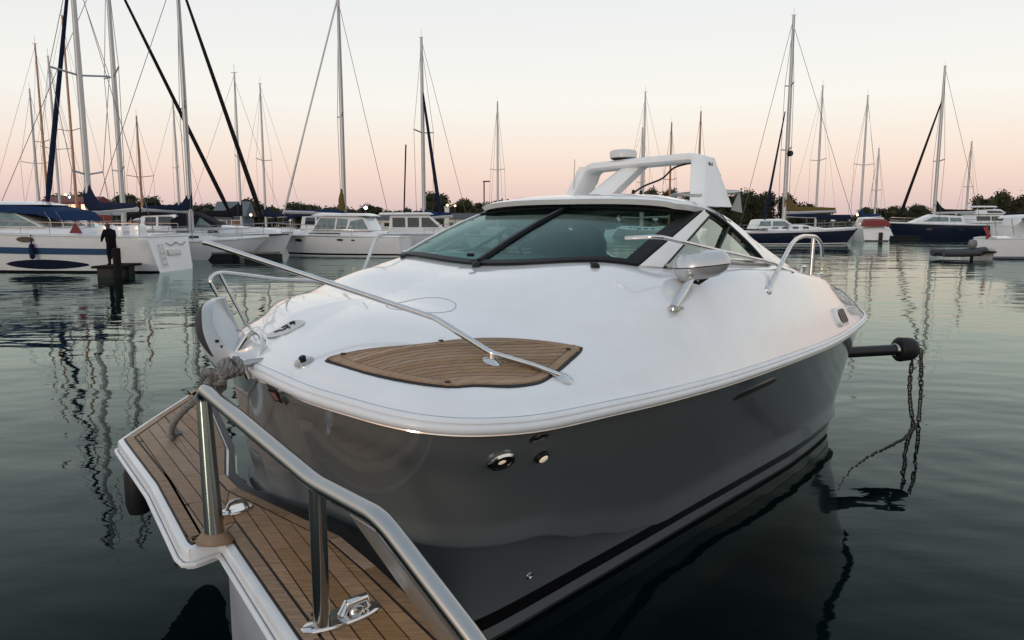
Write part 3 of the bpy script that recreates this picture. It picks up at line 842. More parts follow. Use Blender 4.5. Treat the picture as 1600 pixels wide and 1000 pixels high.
# horned stem cleat the rope is made fast to
cl = thing('stem_cleat', None, None); cl.parent = yacht
mb = MB(); mb.tube([L(-.10, .17, 1.652), L(-.04, .18, 1.660), L(.04, .19, 1.668), L(.10, .20, 1.672)], [.011, .017, .018, .012], 10)
mb.build('horn', STEEL, cl)
mb = MB()
for q in (.0, .06): mb.tube([L(.02+q, .20, 1.60), L(.0+q, .187, 1.665)], .014, 8)
mb.build('cleat_feet', STEEL, cl)
fa = catmull([L(.10, .16, 1.63), L(.15, .12, 1.735), L(.20, .0, 1.765), L(.21, -.10, 1.74), L(.17, -.16, 1.64)], 6)
MB().tube(fa, .013, 8).build('fairlead_hoop', CHROME, yacht)

# stern boom with a rubber head
bo = thing('stern_boom', None, None); bo.parent = yacht
MB().tube([L(6.55, .95, 1.06), L(7.9, .78, .935)], .058, 14).build('boom_tube', mat('dark_boom_tube', (.010, .011, .012), .35, spec=.35), bo)
hd = MB(); hd.lathe([(.085, 0), (.10, .02), (.105, .14), (.095, .24), (.06, .28), (0, .285)], (0, 0, 0), 16, M=(L(7.9, .78, .935)-L(6.55, .95, 1.06)).to_track_quat('Z', 'Y').to_matrix().to_4x4())
o = hd.build('boom_head', BLACK, bo); o.location = L(7.86, .785, .938)
# ------------------------------------------------------------------ the neighbour's teak boarding platform in the lower left corner
PZ = .90
def W2(u, v): p = yacht_world(u, v, 0); return (p.x, p.y)
plat = thing('boarding_platform', 'teak planked boarding platform with white rim and steel rail in front of the yacht', 'boat platform', (*W2(0, 0), 0))
P0 = plat.location.copy()
def pl(p, z): return (p[0]-P0.x, p[1]-P0.y, z)
outer_uv = [(1.27, -2.74), (1.02, -2.50), (.60, -2.11), (.215, -1.735), (.19, -1.65), (-.04, -.75), (-.30, .085), (-.31, .16), (-.27, .19), (-.16, .19), (-.46, 1.16), (-.85, 2.45), (-.40, 2.45),
            (-.04, 1.62), (.16, .95), (.25, .6), (.27, .2), (.29, -.3), (.36, -.55), (.62, -1.0), (1.15, -2.2), (1.30, -2.66)]
outer = [W2(*q) for q in outer_uv]
if area(outer) < 0: outer = outer[::-1]
tk = inset(outer, .055)
tin = inset(outer, .115)
mb = MB(); mb.prism([(x-P0.x, y-P0.y) for x, y in inset(outer, .012)], PZ-.105, PZ-.004)
mb.build('rim_moulding', mat('white_rim_moulding', (.72, .73, .74), .28, coat=.4, noise_amt=.08, noise_scale=4), plat, bevel=.022)
mb = MB(); mb.tube([pl(p, PZ-.072) for p in outer[:]]+[pl(outer[0], PZ-.072)], .011, 8)
mb.build('rubbing_strip', SILVER, plat)
mb = MB(); mb.prism([(x-P0.x, y-P0.y) for x, y in inset(outer, .048)], PZ-.02, PZ+.001); mb.build('caulking', CAULK, plat)
re_ = [W2(*q) for q in [(-.04, 1.62), (.16, .95), (.25, .6), (.27, .2), (.29, -.3), (.36, -.55), (.62, -1.0), (1.15, -2.2)]]
ri_ = [W2(*q) for q in [(-.105, 1.60), (.095, .94), (.185, .6), (.205, .2), (.225, -.28), (.30, -.52), (.565, -.97), (1.095, -2.17)]]
mb = MB(); mb.prism([(x-P0.x, y-P0.y) for x, y in re_+ri_[::-1]], PZ-.03, PZ+.0035); mb.build('edge_rubber', BLACK, plat)
# hull side under the gangway and brackets down to the water
gw = [W2(*q) for q in [(-.13, .20), (-.43, 1.16), (-.82, 2.43), (-.46, 2.43), (-.12, 1.6), (.02, .9), (.04, .3)]]
mb = MB(); g2 = gw if area(gw) > 0 else gw[::-1]
mb.prism([(x-P0.x, y-P0.y) for x, y in g2], .36, PZ-.10)
mb.build('gangway_side', mat('pale_grey_side', (.42, .45, .47), .3, coat=.3, noise_amt=.08), plat, bevel=.02)
def teak_piece(poly, z0, z1, m, name='plank'):
    poly = inset(poly, .0035)
    if abs(area(poly)) < 6e-4: return
    if area(poly) < 0: poly = poly[::-1]
    mb = MB(); mb.prism([(x-P0.x, y-P0.y) for x, y in poly], z0, z1)
    return mb.build(name, m, plat)
def teak_local(name, col, ang):
    m = mat(name, col, .6, noise_amt=.42, noise_scale=7, aniso=(1, 11, 3), bump=.35, bump_scale=55)
    for nd in m.node_tree.nodes:
        if nd.type == 'MAPPING': nd.inputs['Rotation'].default_value = (0, 0, ang)
    return plank_tone(m)
# plank directions: the tongue runs along the rim, the gangway along its own edge
def strips(region, ang, w, seed, cols):
    rnd = random.Random(seed)
    dx, dy = math.cos(ang), math.sin(ang); nx, ny = -dy, dx
    cs = [nx*x+ny*y for x, y in region]; k0, k1 = min(cs), max(cs); n = max(1, round((k1-k0)/w)); w = (k1-k0)/n
    for i in range(n):
        p = clip_half(clip_half(region, nx, ny, k0+(i+1)*w), -nx, -ny, -(k0+i*w))
        if len(p) < 3 or abs(area(p)) < 8e-4: continue
        ls = [dx*x+dy*y for x, y in p]; a, b = min(ls), max(ls)
        cuts = [a, b]
        if b-a > 1.3: cuts = [a, a+(b-a)*rnd.choice((.28, .45, .62, .8)), b]
        for c, d in zip(cuts, cuts[1:]):
            q = clip_half(clip_half(p, dx, dy, d), -dx, -dy, -c)
            if len(q) >= 3: teak_piece(q, PZ-.006, PZ+.006+rnd.uniform(-.0006, .0006), cols[rnd.randrange(3)])
def dirang(a, b): (x0, y0), (x1, y1) = W2(*a), W2(*b); return math.atan2(y1-y0, x1-x0)
AG = dirang((-.13, .2), (-.46, 1.16)); AT = dirang((.215, -1.735), (-.30, .085))
CG = [teak_local('deck_teak_%d' % i, c, -AG) for i, c in enumerate([(.30, .18, .098), (.265, .155, .084), (.31, .19, .11)])]
CT = [teak_local('tongue_teak_%d' % i, c, -AT) for i, c in enumerate([(.28, .185, .12), (.25, .16, .10), (.30, .205, .14)])]
# split the teak area into tongue and gangway along a line through the notch
(xa, ya), (xb, yb) = W2(-.16, .19), W2(.35, -.55)
la, lb = (yb-ya), -(xb-xa); lc = la*xa+lb*ya
tong = clip_half(tin, la, lb, lc); gang = clip_half(tin, -la, -lb, -lc)
if sum(la*x+lb*y for x, y in [W2(.5, -1.5)]) > lc: tong, gang = gang, tong
strips(tong, AT, .075, 3, CT); strips(gang, AG, .066, 5, CG)
# margin boards round the edge
n = len(outer); o1 = inset(outer, .055); i1 = inset(outer, .108)
for i in range(n):
    j = (i+1) % n
    if math.dist(o1[i], o1[j]) < .03: continue
    teak_piece([o1[i], o1[j], i1[j], i1[i]], PZ-.006, PZ+.0075, CT[i % 3], 'margin_board')
# rail: posts, bent handrail, gusset at the lower end
hp_ = thing('platform_rail', None, None); hp_.parent = plat
p1 = (-1.305, 3.075); p2 = (-.655, 2.375)
def q3(x, y, z): return Vector((x-P0.x, y-P0.y, z))
rp = fillet([q3(*p1, PZ), q3(-1.335, 3.11, 1.585), q3(-.655, 2.36, 1.435), q3(-.385, 2.06, 1.437), q3(-.095, 1.85, 1.17), q3(.06, 1.72, 1.0)], .06, 8)
mb = MB(); rs = []
for i, p in enumerate(rp): rs.append(.042 if p.z < 1.3 and i < 8 else .031)
mb.tube(rp, rs, 18); mb.build('handrail', STEEL, hp_)
mb = MB(); mb.tube([q3(*p2, PZ), q3(-.655, 2.372, 1.42)], .029, 16); mb.build('post', STEEL, hp_)
mb = MB(); mb.poly3([q3(-.50, 2.19, 1.40), q3(-.39, 2.06, 1.40), q3(-.10, 1.855, 1.14), q3(.05, 1.74, .98), q3(-.02, 1.95, .90), q3(-.12, 2.08, .90), q3(-.33, 2.24, 1.17)], .02)
mb.build('gusset', mat('satin_steel_plate', (.58, .58, .58), .3, metal=.8, noise_amt=.1), hp_, bevel=.006)
mb = MB(); mb.lathe([(.016, 0), (.014, .012), (0, .014)], q3(-.37, 2.16, 1.26), 12, M=Matrix.Rotation(R(90), 4, 'X')); mb.build('bolt', BLACK, hp_)
def oval_base(c, a, b, rz, name, h=.012):
    M_ = Matrix.Rotation(rz, 4, 'Z') @ Matrix.Diagonal((a, b, 1, 1))
    return MB().lathe([(1, 0), (1, h*.6), (.93, h), (0, h)], c, 28, M=M_).build(name, CHROME, plat)
ov = oval_base(q3(-.60, 2.435, PZ+.006), .15, .058, R(38), 'post_plate', .016)
mb = MB()
mb.tube([q3(-.60, 2.43, PZ+.02), q3(-.585, 2.45, PZ+.055), q3(-.53, 2.50, PZ+.055), q3(-.52, 2.505, PZ+.02)], [.018, .017, .017, .012], 10)
mb.lathe([(.034, 0), (.030, .018), (.012, .026), (0, .027)], q3(-.56, 2.47, PZ+.018), 16); mb.build('plate_fitting', CHROME, ov)
oc = oval_base(q3(-1.335, 3.42, PZ+.006), .085, .050, R(55), 'deck_eye', .012)
mb = MB(); mb.tube(catmull([q3(-1.38, 3.40, PZ+.012), q3(-1.36, 3.41, PZ+.05), q3(-1.31, 3.43, PZ+.05), q3(-1.29, 3.44, PZ+.012)], 5), .010, 8); mb.build('eye_loop', STEEL, oc)
MB().lathe([(.075, 0), (.075, .01), (.06, .03), (.05, .045), (0, .05)], q3(*p1, PZ+.004), 20, M=Matrix.Diagonal((1.1, .8, 1, 1))).build('post_foot', mat('oak_foot_block', (.20, .13, .08), .5), plat)
for u, v in ((.30, -1.55), (-.28, 1.05), (-.33, 1.5), (-.05, -.3)):
    x, y = W2(u, v); MB().lathe([(.011, 0), (.011, .003), (0, .003)], q3(x, y, PZ+.0065), 10).build('screw_plug', BLACK, plat)
x, y = W2(.20, -1.42)
MB().lathe([(.06, -.16), (.075, -.10), (.075, .10), (.05, .15), (0, .15)], q3(x, y, PZ-.24), 14).build('fender_block', BLACK, plat)
mb = MB(); 
for q in ((.55, -1.6), (.25, -.75), (.02, -.05)):
    x, y = W2(*q); MB().box(q3(x, y, PZ-.145), (.06, .5, .08), rz=AT).build('under_beam', mat('dark_wet_beam', (.03, .03, .03), .6), plat)

# ------------------------------------------------------------------ mooring rope: three twisted strands
ROPE = mat('weathered_grey_rope', (.20, .19, .18), .85, noise_amt=.35, noise_scale=60, bump=.5, bump_scale=180)
def YW(u, v, z): return yacht_world(u, v, z)
rope = thing('mooring_rope', 'grey twisted rope knotted on the yacht bow cleat and tied down to the teak platform', 'rope', YW(.0, .15, 1.6))
O_ = rope.location.copy()
def strands(path, r, pitch, name, m):
    mb = MB(); path = [Vector(p)-O_ for p in path]
    ln = [0]
    for a, b in zip(path, path[1:]): ln.append(ln[-1]+(b-a).length)
    t0 = (path[1]-path[0]).normalized(); u = t0.orthogonal().normalized(); fr = []
    for i, p in enumerate(path):
        t = (path[min(i+1, len(path)-1)]-path[max(i-1, 0)]).normalized(); u = (u-t*u.dot(t)).normalized(); fr.append((u.copy(), t.cross(u)))
    for k in range(3):
        pts = []
        for p, (a, b), l in zip(path, fr, ln):
            q = l/pitch*2*math.pi + k*2.0944; pts.append(p + (a*math.cos(q)+b*math.sin(q))*r*.55)
        mb.tube(pts, r*.58, 6)
    return mb.build(name, m, rope)
def dense(pts, n): return catmull(pts, n)
c0 = YW(-.045, .18, 1.660)
run = dense([c0+Vector((.02, 0, .0)), YW(-.09, .15, 1.64), YW(-.08, .05, 1.565), YW(-.04, -.16, 1.465), YW(.09, -.62, 1.27), YW(.27, -1.08, 1.075), YW(.44, -1.42, .93), YW(.50, -1.53, .912)], 16)
strands(run, .0185, .075, 'standing_part', ROPE)
ax = (YW(.06, .19, 1.668)-YW(-.08, .17, 1.655)).normalized(); o1_ = Vector((0, 0, 1)); o2_ = ax.cross(o1_)
for (s_, ph, nturn, rad) in ((-.055, .3, 2.0, .032), (.0, 1.6, 1.5, .030)):
    pts = [c0 + ax*(s_+.026*k/10) + (o1_*math.cos(ph+k/10*2*math.pi)+o2_*math.sin(ph+k/10*2*math.pi))*rad for k in range(int(10*nturn))]
    strands(dense(pts, 3), .0165, .07, 'cleat_turn', ROPE)
kc = YW(-.095, .12, 1.605)
kn = []
for k in range(40):
    q = 2*math.pi*k/40
    v3 = Vector((math.sin(q)+2*math.sin(2*q), math.cos(q)-2*math.cos(2*q), -math.sin(3*q)))*.021
    kn.append(kc + Vector((v3.x*.9, v3.z*1.2, v3.y*.9)))
strands(dense(kn+[kn[0]], 2), .0165, .07, 'knot', ROPE)
mb = MB(); e = YW(.50, -1.53, .908)-O_
mb.lathe([(.05, -.004), (.05, .012), (.03, .03), (.018, .05), (0, .05)], e, 12); mb.build('rope_end', ROPE, rope)

# ------------------------------------------------------------------ boom chain off the port quarter
for o in (bo,):
    for ch in list(o.children): bpy.data.objects.remove(ch)
A_, B_ = L(6.55, .80, .86), L(7.30, 1.40, .87)
MB().tube([A_, B_], .062, 16).build('boom_tube', mat('dark_boom_tube', (.010, .011, .012), .35, spec=.35), bo)
M_ = (B_-A_).to_track_quat('Z', 'Y').to_matrix().to_4x4()
MB().lathe([(.068, -.06), (.073, -.05), (.073, 0)], B_, 16, M=M_).build('boom_collar', STEEL, bo)
MB().lathe([(.08, -.03), (.108, -.02), (.120, .0), (.112, .15), (.098, .19), (.075, .205), (0, .21)], B_, 14, M=M_ @ Matrix.Diagonal((1, 1.15, 1, 1))).build('boom_head', BLACK, bo)
chn = thing('mooring_chain', 'rusty dark chain hanging from the black boom head off the yacht stern into the water', 'chain', yacht_world(7.50, 1.56, .0))
CHN = mat('rusty_chain', (.035, .028, .024), .6, metal=.4, noise_amt=.5, noise_scale=50)
lk = MB(); pts = []
for k in range(16):
    q = 2*math.pi*k/16; pts.append(Vector((.0155*math.cos(q), 0, .022*math.sin(q)+(.013 if math.sin(q) > 0 else -.013))))
lk.tube(pts+[pts[0]], .0062, 6, caps=False); link_me = lk.mesh('link', CHN)
rnd = random.Random(4)
def chain(a, b, sag, n):
    a, b = Vector(a), Vector(b)
    for i in range(n):
        t = (i+.5)/n; p = a.lerp(b, t) + Vector((sag.x, sag.y, 0))*math.sin(t*math.pi)
        o = bpy.data.objects.new('link', link_me); COL.objects.link(o); o.parent = chn
        d = (b-a) + Vector((sag.x, sag.y, 0))*math.pi*math.cos(t*math.pi)
        o.location = p; o.rotation_euler = (d.to_track_quat('Z', 'Y').to_matrix() @ Matrix.Rotation(R(90*(i % 2)+rnd.uniform(-25, 25)), 3, 'Z')).to_euler()
        s_ = d.length/n/.055; o.scale = (1.25, 1.25, s_ if False else 1.15)
chain((.03, .0, .86), (.06, .0, -.12), Vector((.02, .0)), 19)
chain((-.07, -.02, .74), (.02, .02, -.02), Vector((-.035, .0)), 16)
e_ = yacht_world(4.75, 1.50, 0)-chn.location
chain((.03, .0, .0), (e_.x*.45, e_.y*.45, -.008), Vector((.05, -.03)), 26)
chain((e_.x*.45, e_.y*.45, -.008), (e_.x, e_.y, -.02), Vector((-.05, .05)), 28)
# ------------------------------------------------------------------ water and shore
def water_mat():
    m = bpy.data.materials.new('harbour_water'); m.use_nodes = True
    t = m.node_tree
    for n in list(t.nodes): t.nodes.remove(n)
    Nn = t.nodes.new; lk = t.links.new
    o = Nn('ShaderNodeOutputMaterial'); mx = Nn('ShaderNodeMixShader')
    df = Nn('ShaderNodeBsdfDiffuse'); df.inputs[0].default_value = (.0012, .0058, .0064, 1)
    gl = Nn('ShaderNodeBsdfGlossy'); gl.inputs['Roughness'].default_value = .012
    gl.inputs['Color'].default_value = (.86, 1.0, .95, 1)
    tcn = Nn('ShaderNodeTexCoord')
    def wave(scale, sx, sy, rot, det, amt):
        mp = Nn('ShaderNodeMapping'); mp.inputs['Scale'].default_value = (sx, sy, 1); mp.inputs['Rotation'].default_value = (0, 0, R(rot))
        nz = Nn('ShaderNodeTexNoise'); nz.inputs['Scale'].default_value = scale; nz.inputs['Detail'].default_value = det
        nz.inputs['Roughness'].default_value = .45
        lk(tcn.outputs['Object'], mp.inputs[0]); lk(mp.outputs[0], nz.inputs['Vector'])
        mu = Nn('ShaderNodeMath'); mu.operation = 'MULTIPLY'; mu.inputs[1].default_value = amt
        lk(nz.outputs['Fac'], mu.inputs[0]); return mu
    def addn(a, b):
        ad = Nn('ShaderNodeMath'); lk(a.outputs[0], ad.inputs[0]); lk(b.outputs[0], ad.inputs[1]); return ad
    # wind patches: the small ripples come and go
    pn = Nn('ShaderNodeTexNoise'); pn.inputs['Scale'].default_value = .12; pn.inputs['Detail'].default_value = 2; lk(tcn.outputs['Object'], pn.inputs['Vector'])
    pr_ = Nn('ShaderNodeMapRange'); pr_.inputs['From Min'].default_value = .35; pr_.inputs['From Max'].default_value = .65; pr_.inputs['To Min'].default_value = .35; pr_.inputs['To Max'].default_value = 1.5
    lk(pn.outputs['Fac'], pr_.inputs[0])
    sm_ = addn(wave(1.9, .8, 1.7, -18, 3, .016), wave(5.5, .9, 1.5, 25, 2, .0022))
    sp_ = Nn('ShaderNodeMath'); sp_.operation = 'MULTIPLY'; lk(sm_.outputs[0], sp_.inputs[0]); lk(pr_.outputs[0], sp_.inputs[1])
    h = addn(wave(.55, 1, 1.6, 12, 2, .10), sp_)
    h = addn(h, wave(.16, 1, 1.4, 30, 1, .20))
    # rings spreading from the mooring chain beside the stern
    mp = Nn('ShaderNodeMapping'); mp.inputs['Location'].default_value = (-5.2, -7.2, 0)
    lk(tcn.outputs['Object'], mp.inputs[0])
    ln = Nn('ShaderNodeVectorMath'); ln.operation = 'LENGTH'; lk(mp.outputs[0], ln.inputs[0])
    nz = Nn('ShaderNodeTexNoise'); nz.inputs['Scale'].default_value = .8; lk(tcn.outputs['Object'], nz.inputs['Vector'])
    na = Nn('ShaderNodeMath'); na.operation = 'MULTIPLY_ADD'; na.inputs[1].default_value = .5
    lk(nz.outputs['Fac'], na.inputs[0]); lk(ln.outputs['Value'], na.inputs[2])
    sn = Nn('ShaderNodeMath'); sn.operation = 'MULTIPLY'; sn.inputs[1].default_value = 13.0; lk(na.outputs[0], sn.inputs[0])
    si = Nn('ShaderNodeMath'); si.operation = 'SINE'; lk(sn.outputs[0], si.inputs[0])
    fo = Nn('ShaderNodeMapRange'); fo.inputs['From Min'].default_value = 0; fo.inputs['From Max'].default_value = 7
    fo.inputs['To Min'].default_value = .0035; fo.inputs['To Max'].default_value = 0; lk(ln.outputs['Value'], fo.inputs[0])
    rm = Nn('ShaderNodeMath'); rm.operation = 'MULTIPLY'; lk(si.outputs[0], rm.inputs[0]); lk(fo.outputs[0], rm.inputs[1])
    h = addn(h, rm)
    bp = Nn('ShaderNodeBump'); bp.inputs['Strength'].default_value = 1.0; bp.inputs['Distance'].default_value = WAVE
    lk(h.outputs[0], bp.inputs['Height'])
    lk(bp.outputs[0], gl.inputs['Normal'])
    lw = Nn('ShaderNodeLayerWeight'); lw.inputs[0].default_value = .5; lk(bp.outputs[0], lw.inputs['Normal'])
    # Schlick-like reflectance of still dark water
    pw = Nn('ShaderNodeMath'); pw.operation = 'POWER'; pw.inputs[1].default_value = 6.2; lk(lw.outputs['Facing'], pw.inputs[0])
    sa = Nn('ShaderNodeMath'); sa.operation = 'MULTIPLY_ADD'; sa.inputs[1].default_value = .985; sa.inputs[2].default_value = .004
    lk(pw.outputs[0], sa.inputs[0])
    lk(sa.outputs[0], mx.inputs[0]); lk(df.outputs[0], mx.inputs[1]); lk(gl.outputs[0], mx.inputs[2])
    lk(mx.outputs[0], o.inputs[0])
    return m
WAVE = .25
mb = MB(); mb.add([(-1500, -300, 0), (1500, -300, 0), (1500, 2500, 0), (-1500, 2500, 0)], [(0, 1, 2, 3)])
tag(mb.build('water', water_mat(), recalc=False), kind='structure')
# ------------------------------------------------------------------ harbour background
def bx(px, d): return (px-800)/1150*d
def bz(py, d): return EYE + (345-py)/1150*d
WHT = mat('white_boat_paint', (.66, .67, .68), .25, coat=.5, noise_amt=.05, noise_scale=2)
OFFW = mat('cream_boat_paint', (.58, .57, .54), .4, noise_amt=.08)
NAVYH = mat('navy_hull_paint', (.008, .013, .030), .15, coat=.5)
BLUEC = mat('blue_canvas', (.012, .030, .085), .8, spec=.12, noise_amt=.2, noise_scale=5, bump=.4, bump_scale=6)
NAVYC = mat('navy_canvas', (.010, .016, .040), .8, spec=.12, noise_amt=.2, noise_scale=5, bump=.4, bump_scale=6)
BLKC = mat('black_canvas', (.010, .010, .013), .8, spec=.12, noise_amt=.2)
GOLDC = mat('ochre_canvas', (.115, .082, .026), .8, spec=.12, noise_amt=.2, bump=.5, bump_scale=5)
BLUEP = mat('blue_hull_stripe', (.03, .065, .14), .2, coat=.6)
DARKW = mat('dark_boat_window', (.008, .010, .013), .06, coat=.5)
TEALW = mat('teal_boat_glass', (.10, .15, .145), .05, coat=1, noise_amt=.5, noise_scale=2.5)
ALU = mat('aluminium_spar', (.42, .42, .42), .35, metal=.3, noise_amt=.1)
WOODM = mat('varnished_spar', (.32, .13, .045), .35, coat=.5)
WIRE = mat('rigging_wire', (.10, .10, .105), .5, metal=.5)
REDP = mat('red_cover', (.16, .016, .014), .7)
WARM = mat('warm_lamp', (1, .7, .4), .5, emit=(1.0, .62, .28), es=9)
COOL = mat('cool_lamp', (.8, .9, 1), .5, emit=(.65, .8, 1.0), es=9)
WINLIT = mat('lit_window', (1, .7, .4), .5, emit=(1.0, .50, .20), es=2.6)
DARKD = mat('dark_dock_timber', (.012, .011, .010), .85, spec=.1, noise_amt=.4, noise_scale=6)
PAVED = mat('grey_dock_deck', (.12, .115, .11), .8, noise_amt=.3)

class Boat:
    def __init__(s, name, label, cat, px, d, rz, group=None):
        s.root = thing(name, label, cat, (bx(px, d), d, 0), R(rz), group)
    def hull(s, Ln, B, za, zf, m, fine=.5, rake=.09, stern=-.03, wlw=.84, N=16):
        s.L, s.B, s.za, s.zf = Ln, B, za, zf
        def hb(t): return B/2*((.90+.10*min(1, t/.35)) if t < fine else max(0.012, 1-((t-fine)/(1-fine))**2.2))
        s.hb = hb
        s.sheer = lambda t: za+(zf-za)*t**1.6
        def pt(t, q, off=0):   # q: 0 at sheer .. 1 at waterline
            z = s.sheer(t)*(1-q)
            x = Ln*t*(1-rake*q*t**3) + stern*Ln*.5*q*(1-t)**6*1.0
            return (x, hb(t)*lerp(1, wlw*(1-.25*t**3), q**1.4)+off, z)
        s.pt = pt
        mb = MB(); ts = [i/N for i in range(N+1)]; qs = [0, .2, .4, .6, .8, 1, 1.12]
        for sg in (1, -1):
            mb.loft([[(lambda p: (p[0], sg*p[1], p[2]))(pt(t, q)) for t in ts] for q in qs])
        a = [pt(0, q) for q in qs]; n = len(a)
        mb.add([p for p in a]+[(p[0], -p[1], p[2]) for p in a], [(i, i+1, n+i+1, n+i) for i in range(n-1)])
        s.h = mb.build('hull', m, s.root, sharp=35)
        mb = MB()
        mb.loft([[(Ln*t, w*hb(t)*.985, s.sheer(t)+.01+.10*(1-w*w)) for t in ts] for w in (-1, -.5, 0, .5, 1)])
        mb.add([(0, w*hb(0)*.985, s.sheer(0)+.01+.10*(1-w*w)) for w in (-1, -.5, 0, .5, 1)]+[(0, -hb(0), s.za), (0, hb(0), s.za)], [(0, 1, 2, 3, 4, 6, 5)])
        mb.build('deck', WHT, s.root)
        mb = MB()
        for sg in (1, -1): mb.tube([(Ln*t, sg*(hb(t)+.01), s.sheer(t)-.03) for t in ts], .035, 6)
        mb.tube([(-.01, -hb(0), s.za-.03), (-.01, hb(0), s.za-.03)], .035, 6)
        mb.build('rub_rail', SILVER, s.root)
        return s
    def stripe(s, q0, q1, m, t0=0, t1=1, name='hull_stripe', taper=False):
        ts = [lerp(t0, t1, i/12) for i in range(13)]
        for sg in (1, -1):
            mb = MB(); rws = []
            for k in (0, .33, .66, 1):
                row = []
                for i, t in enumerate(ts):
                    w = 1 if not taper else math.sin(math.pi*min(1, max(0.02, i/12)))**.6
                    q = lerp((q0+q1)/2, lerp(q0, q1, k), w); p = s.pt(t, q, .012); row.append((p[0], sg*p[1], p[2]))
                rws.append(row)
            mb.loft(rws); mb.build(name, m, s.root)
    def transom_band(s, q0, q1, m):
        a, b = s.pt(0, q0), s.pt(0, q1)
        MB().add([(a[0]-.012, a[1], a[2]), (a[0]-.012, -a[1], a[2]), (b[0]-.012, -b[1], b[2]), (b[0]-.012, b[1], b[2])], [(0, 1, 2, 3)]).build('transom_stripe', m, s.root)
    def body(s, prof, w0, w1, m, name='cabin', sub=None, crown=.06):
        """solid from a side profile (x, z); half width w0 at the lowest z and w1 at the highest"""
        zs = [z for _, z in prof]; a, b = min(zs), max(zs); n = len(prof)
        s.wy = lambda z: lerp(w0, w1, (z-a)/(b-a))
        vs = []
        for sg in (1, .5, 0, -.5, -1):
            vs += [(x, sg*s.wy(z), z+crown*(1-sg*sg)*((z-a)/(b-a))) for x, z in prof]
        fs = [tuple(range(n))[::-1], tuple(range(4*n, 5*n))]
        for k in range(4): fs += [(k*n+i, k*n+(i+1) % n, (k+1)*n+(i+1) % n, (k+1)*n+i) for i in range(n)]
        return MB().add(vs, fs).build(name, m, sub or s.root, sharp=30, bevel=.03)
    def panes(s, polys, m, parent, name='window', both=True):
        for po in polys:
            for sg in ((1, -1) if both else (1,)):
                MB().poly3([(x, sg*(s.wy(z)+.012), z) for x, z in po], .03).build(name, m, parent)
    def rail(s, t0, t1, h, n=6, r=.014, name='guard_rail'):
        mb = MB()
        for sg in (1, -1):
            P = [(s.L*t, sg*s.hb(t)*.94, s.sheer(t)) for t in [lerp(t0, t1, i/n) for i in range(n+1)]]
            mb.tube([(x, y, z+h) for x, y, z in P], r, 5); mb.tube([(x, y, z+h*.5) for x, y, z in P], r*.6, 5)
            for x, y, z in P: mb.tube([(x, y, z), (x, y, z+h)], r, 5)
        return mb.build(name, STEEL, s.root)
    def portholes(s, ts, q, a, b, m=None):
        for t in ts:
            for sg in (1, -1):
                p = s.pt(t, q, .012); pn = s.pt(t+.02, q, .012); dx = (Vector(pn)-Vector(p)).normalized()
                pts = [Vector(p)+dx*(a*math.cos(k*math.pi/5))+Vector((0, 0, b*math.sin(k*math.pi/5))) for k in range(10)]
                MB().poly3([(v.x, sg*v.y, v.z) for v in pts], .02).build('hull_window', m or DARKW, s.root)
    def person_free(s): pass
    def rig(s, xm, H, r=.09, m=None, spreaders=((.55, 1.0),), boom=4.0, zb=2.6, cover=None, cov_h=.28, peak=1.0, furl=None, xf=None, zf=None, xa=None, wires=True, gooseneck=.0, boomdir=-1, top=.96):
        m = m or ALU; root = s.root; z0 = 1.0
        ma = MB().tube([(xm, 0, z0), (xm, 0, lerp(z0, H, .6)), (xm, 0, H)], [r, r*.92, r*.62], 10).build('mast', m, root)
        mb = MB(); mb.tube([(xm-.25, 0, H+.02), (xm+.25, 0, H+.06)], .02, 5); mb.tube([(xm, 0, H), (xm, 0, H+.7)], .012, 5); mb.build('masthead', WIRE, ma)
        for f, hl in spreaders:
            for sg in (1, -1): MB().tube([(xm, 0, H*f), (xm-.12, sg*hl, H*f+.18)], r*.32, 6).build('spreader', m, ma)
        mb = MB(); w_ = max(.008, r*.11)
        if wires:
            xf_ = xf if xf is not None else s.L*.98; xa_ = xa if xa is not None else .1
            for sg in (1, -1):
                pts = [(xm, 0, H*.97)] + [(xm-.12, sg*hl, H*f+.18) for f, hl in sorted(spreaders, reverse=True)] + [(xm-.1, sg*1.25, 1.2)]
                mb.tube(pts, w_, 4)
            mb.tube([(xm, 0, H*.99), (xa_, 0, 1.3)], w_, 4)
            if not furl: mb.tube([(xm, 0, H*top), (xf_, 0, 1.5)], w_, 4)
            mb.build('stays', WIRE, root)
        if furl:
            a = Vector((xm+.1, 0, H*top)); b = Vector((xf if xf is not None else s.L*.98, 0, zf or 1.6))
            P = [a.lerp(b, t) for t in (0, .05, .3, .6, .9, .97, 1)]
            MB().tube(P, [r*.3, r*.45, r*.65, r*.8, r*.95, r*.6, r*.3], 8).build('furled_jib', furl, root)
        if boom:
            MB().tube([(xm, 0, zb), (xm+boomdir*boom, 0, zb+.12)], r*.75, 8).build('boom', m, root)
            if cover:
                mb = MB(); rws = []
                for i in range(15):
                    t = i/14; hh = cov_h*(.62+.38*(1-t)) + peak*max(0, 1-t/.30)**1.7; ww = .16*(1-.4*t)+.06*max(0, 1-t/.2)
                    sag = .05*math.sin(t*19)*.6
                    rws.append([(xm+boomdir*(t*boom*1.01-.12), ww*math.cos(q)*(1 if math.sin(q) < .3 else .55), zb-.10+.12*t+sag*.4+(hh*.5+hh*.5*math.sin(q))) for q in (2*math.pi*j/12 for j in range(12))])
                mb.loft(rws, closed=True, caps=True); mb.build('sail_cover', cover, root, sharp=70)
        return s
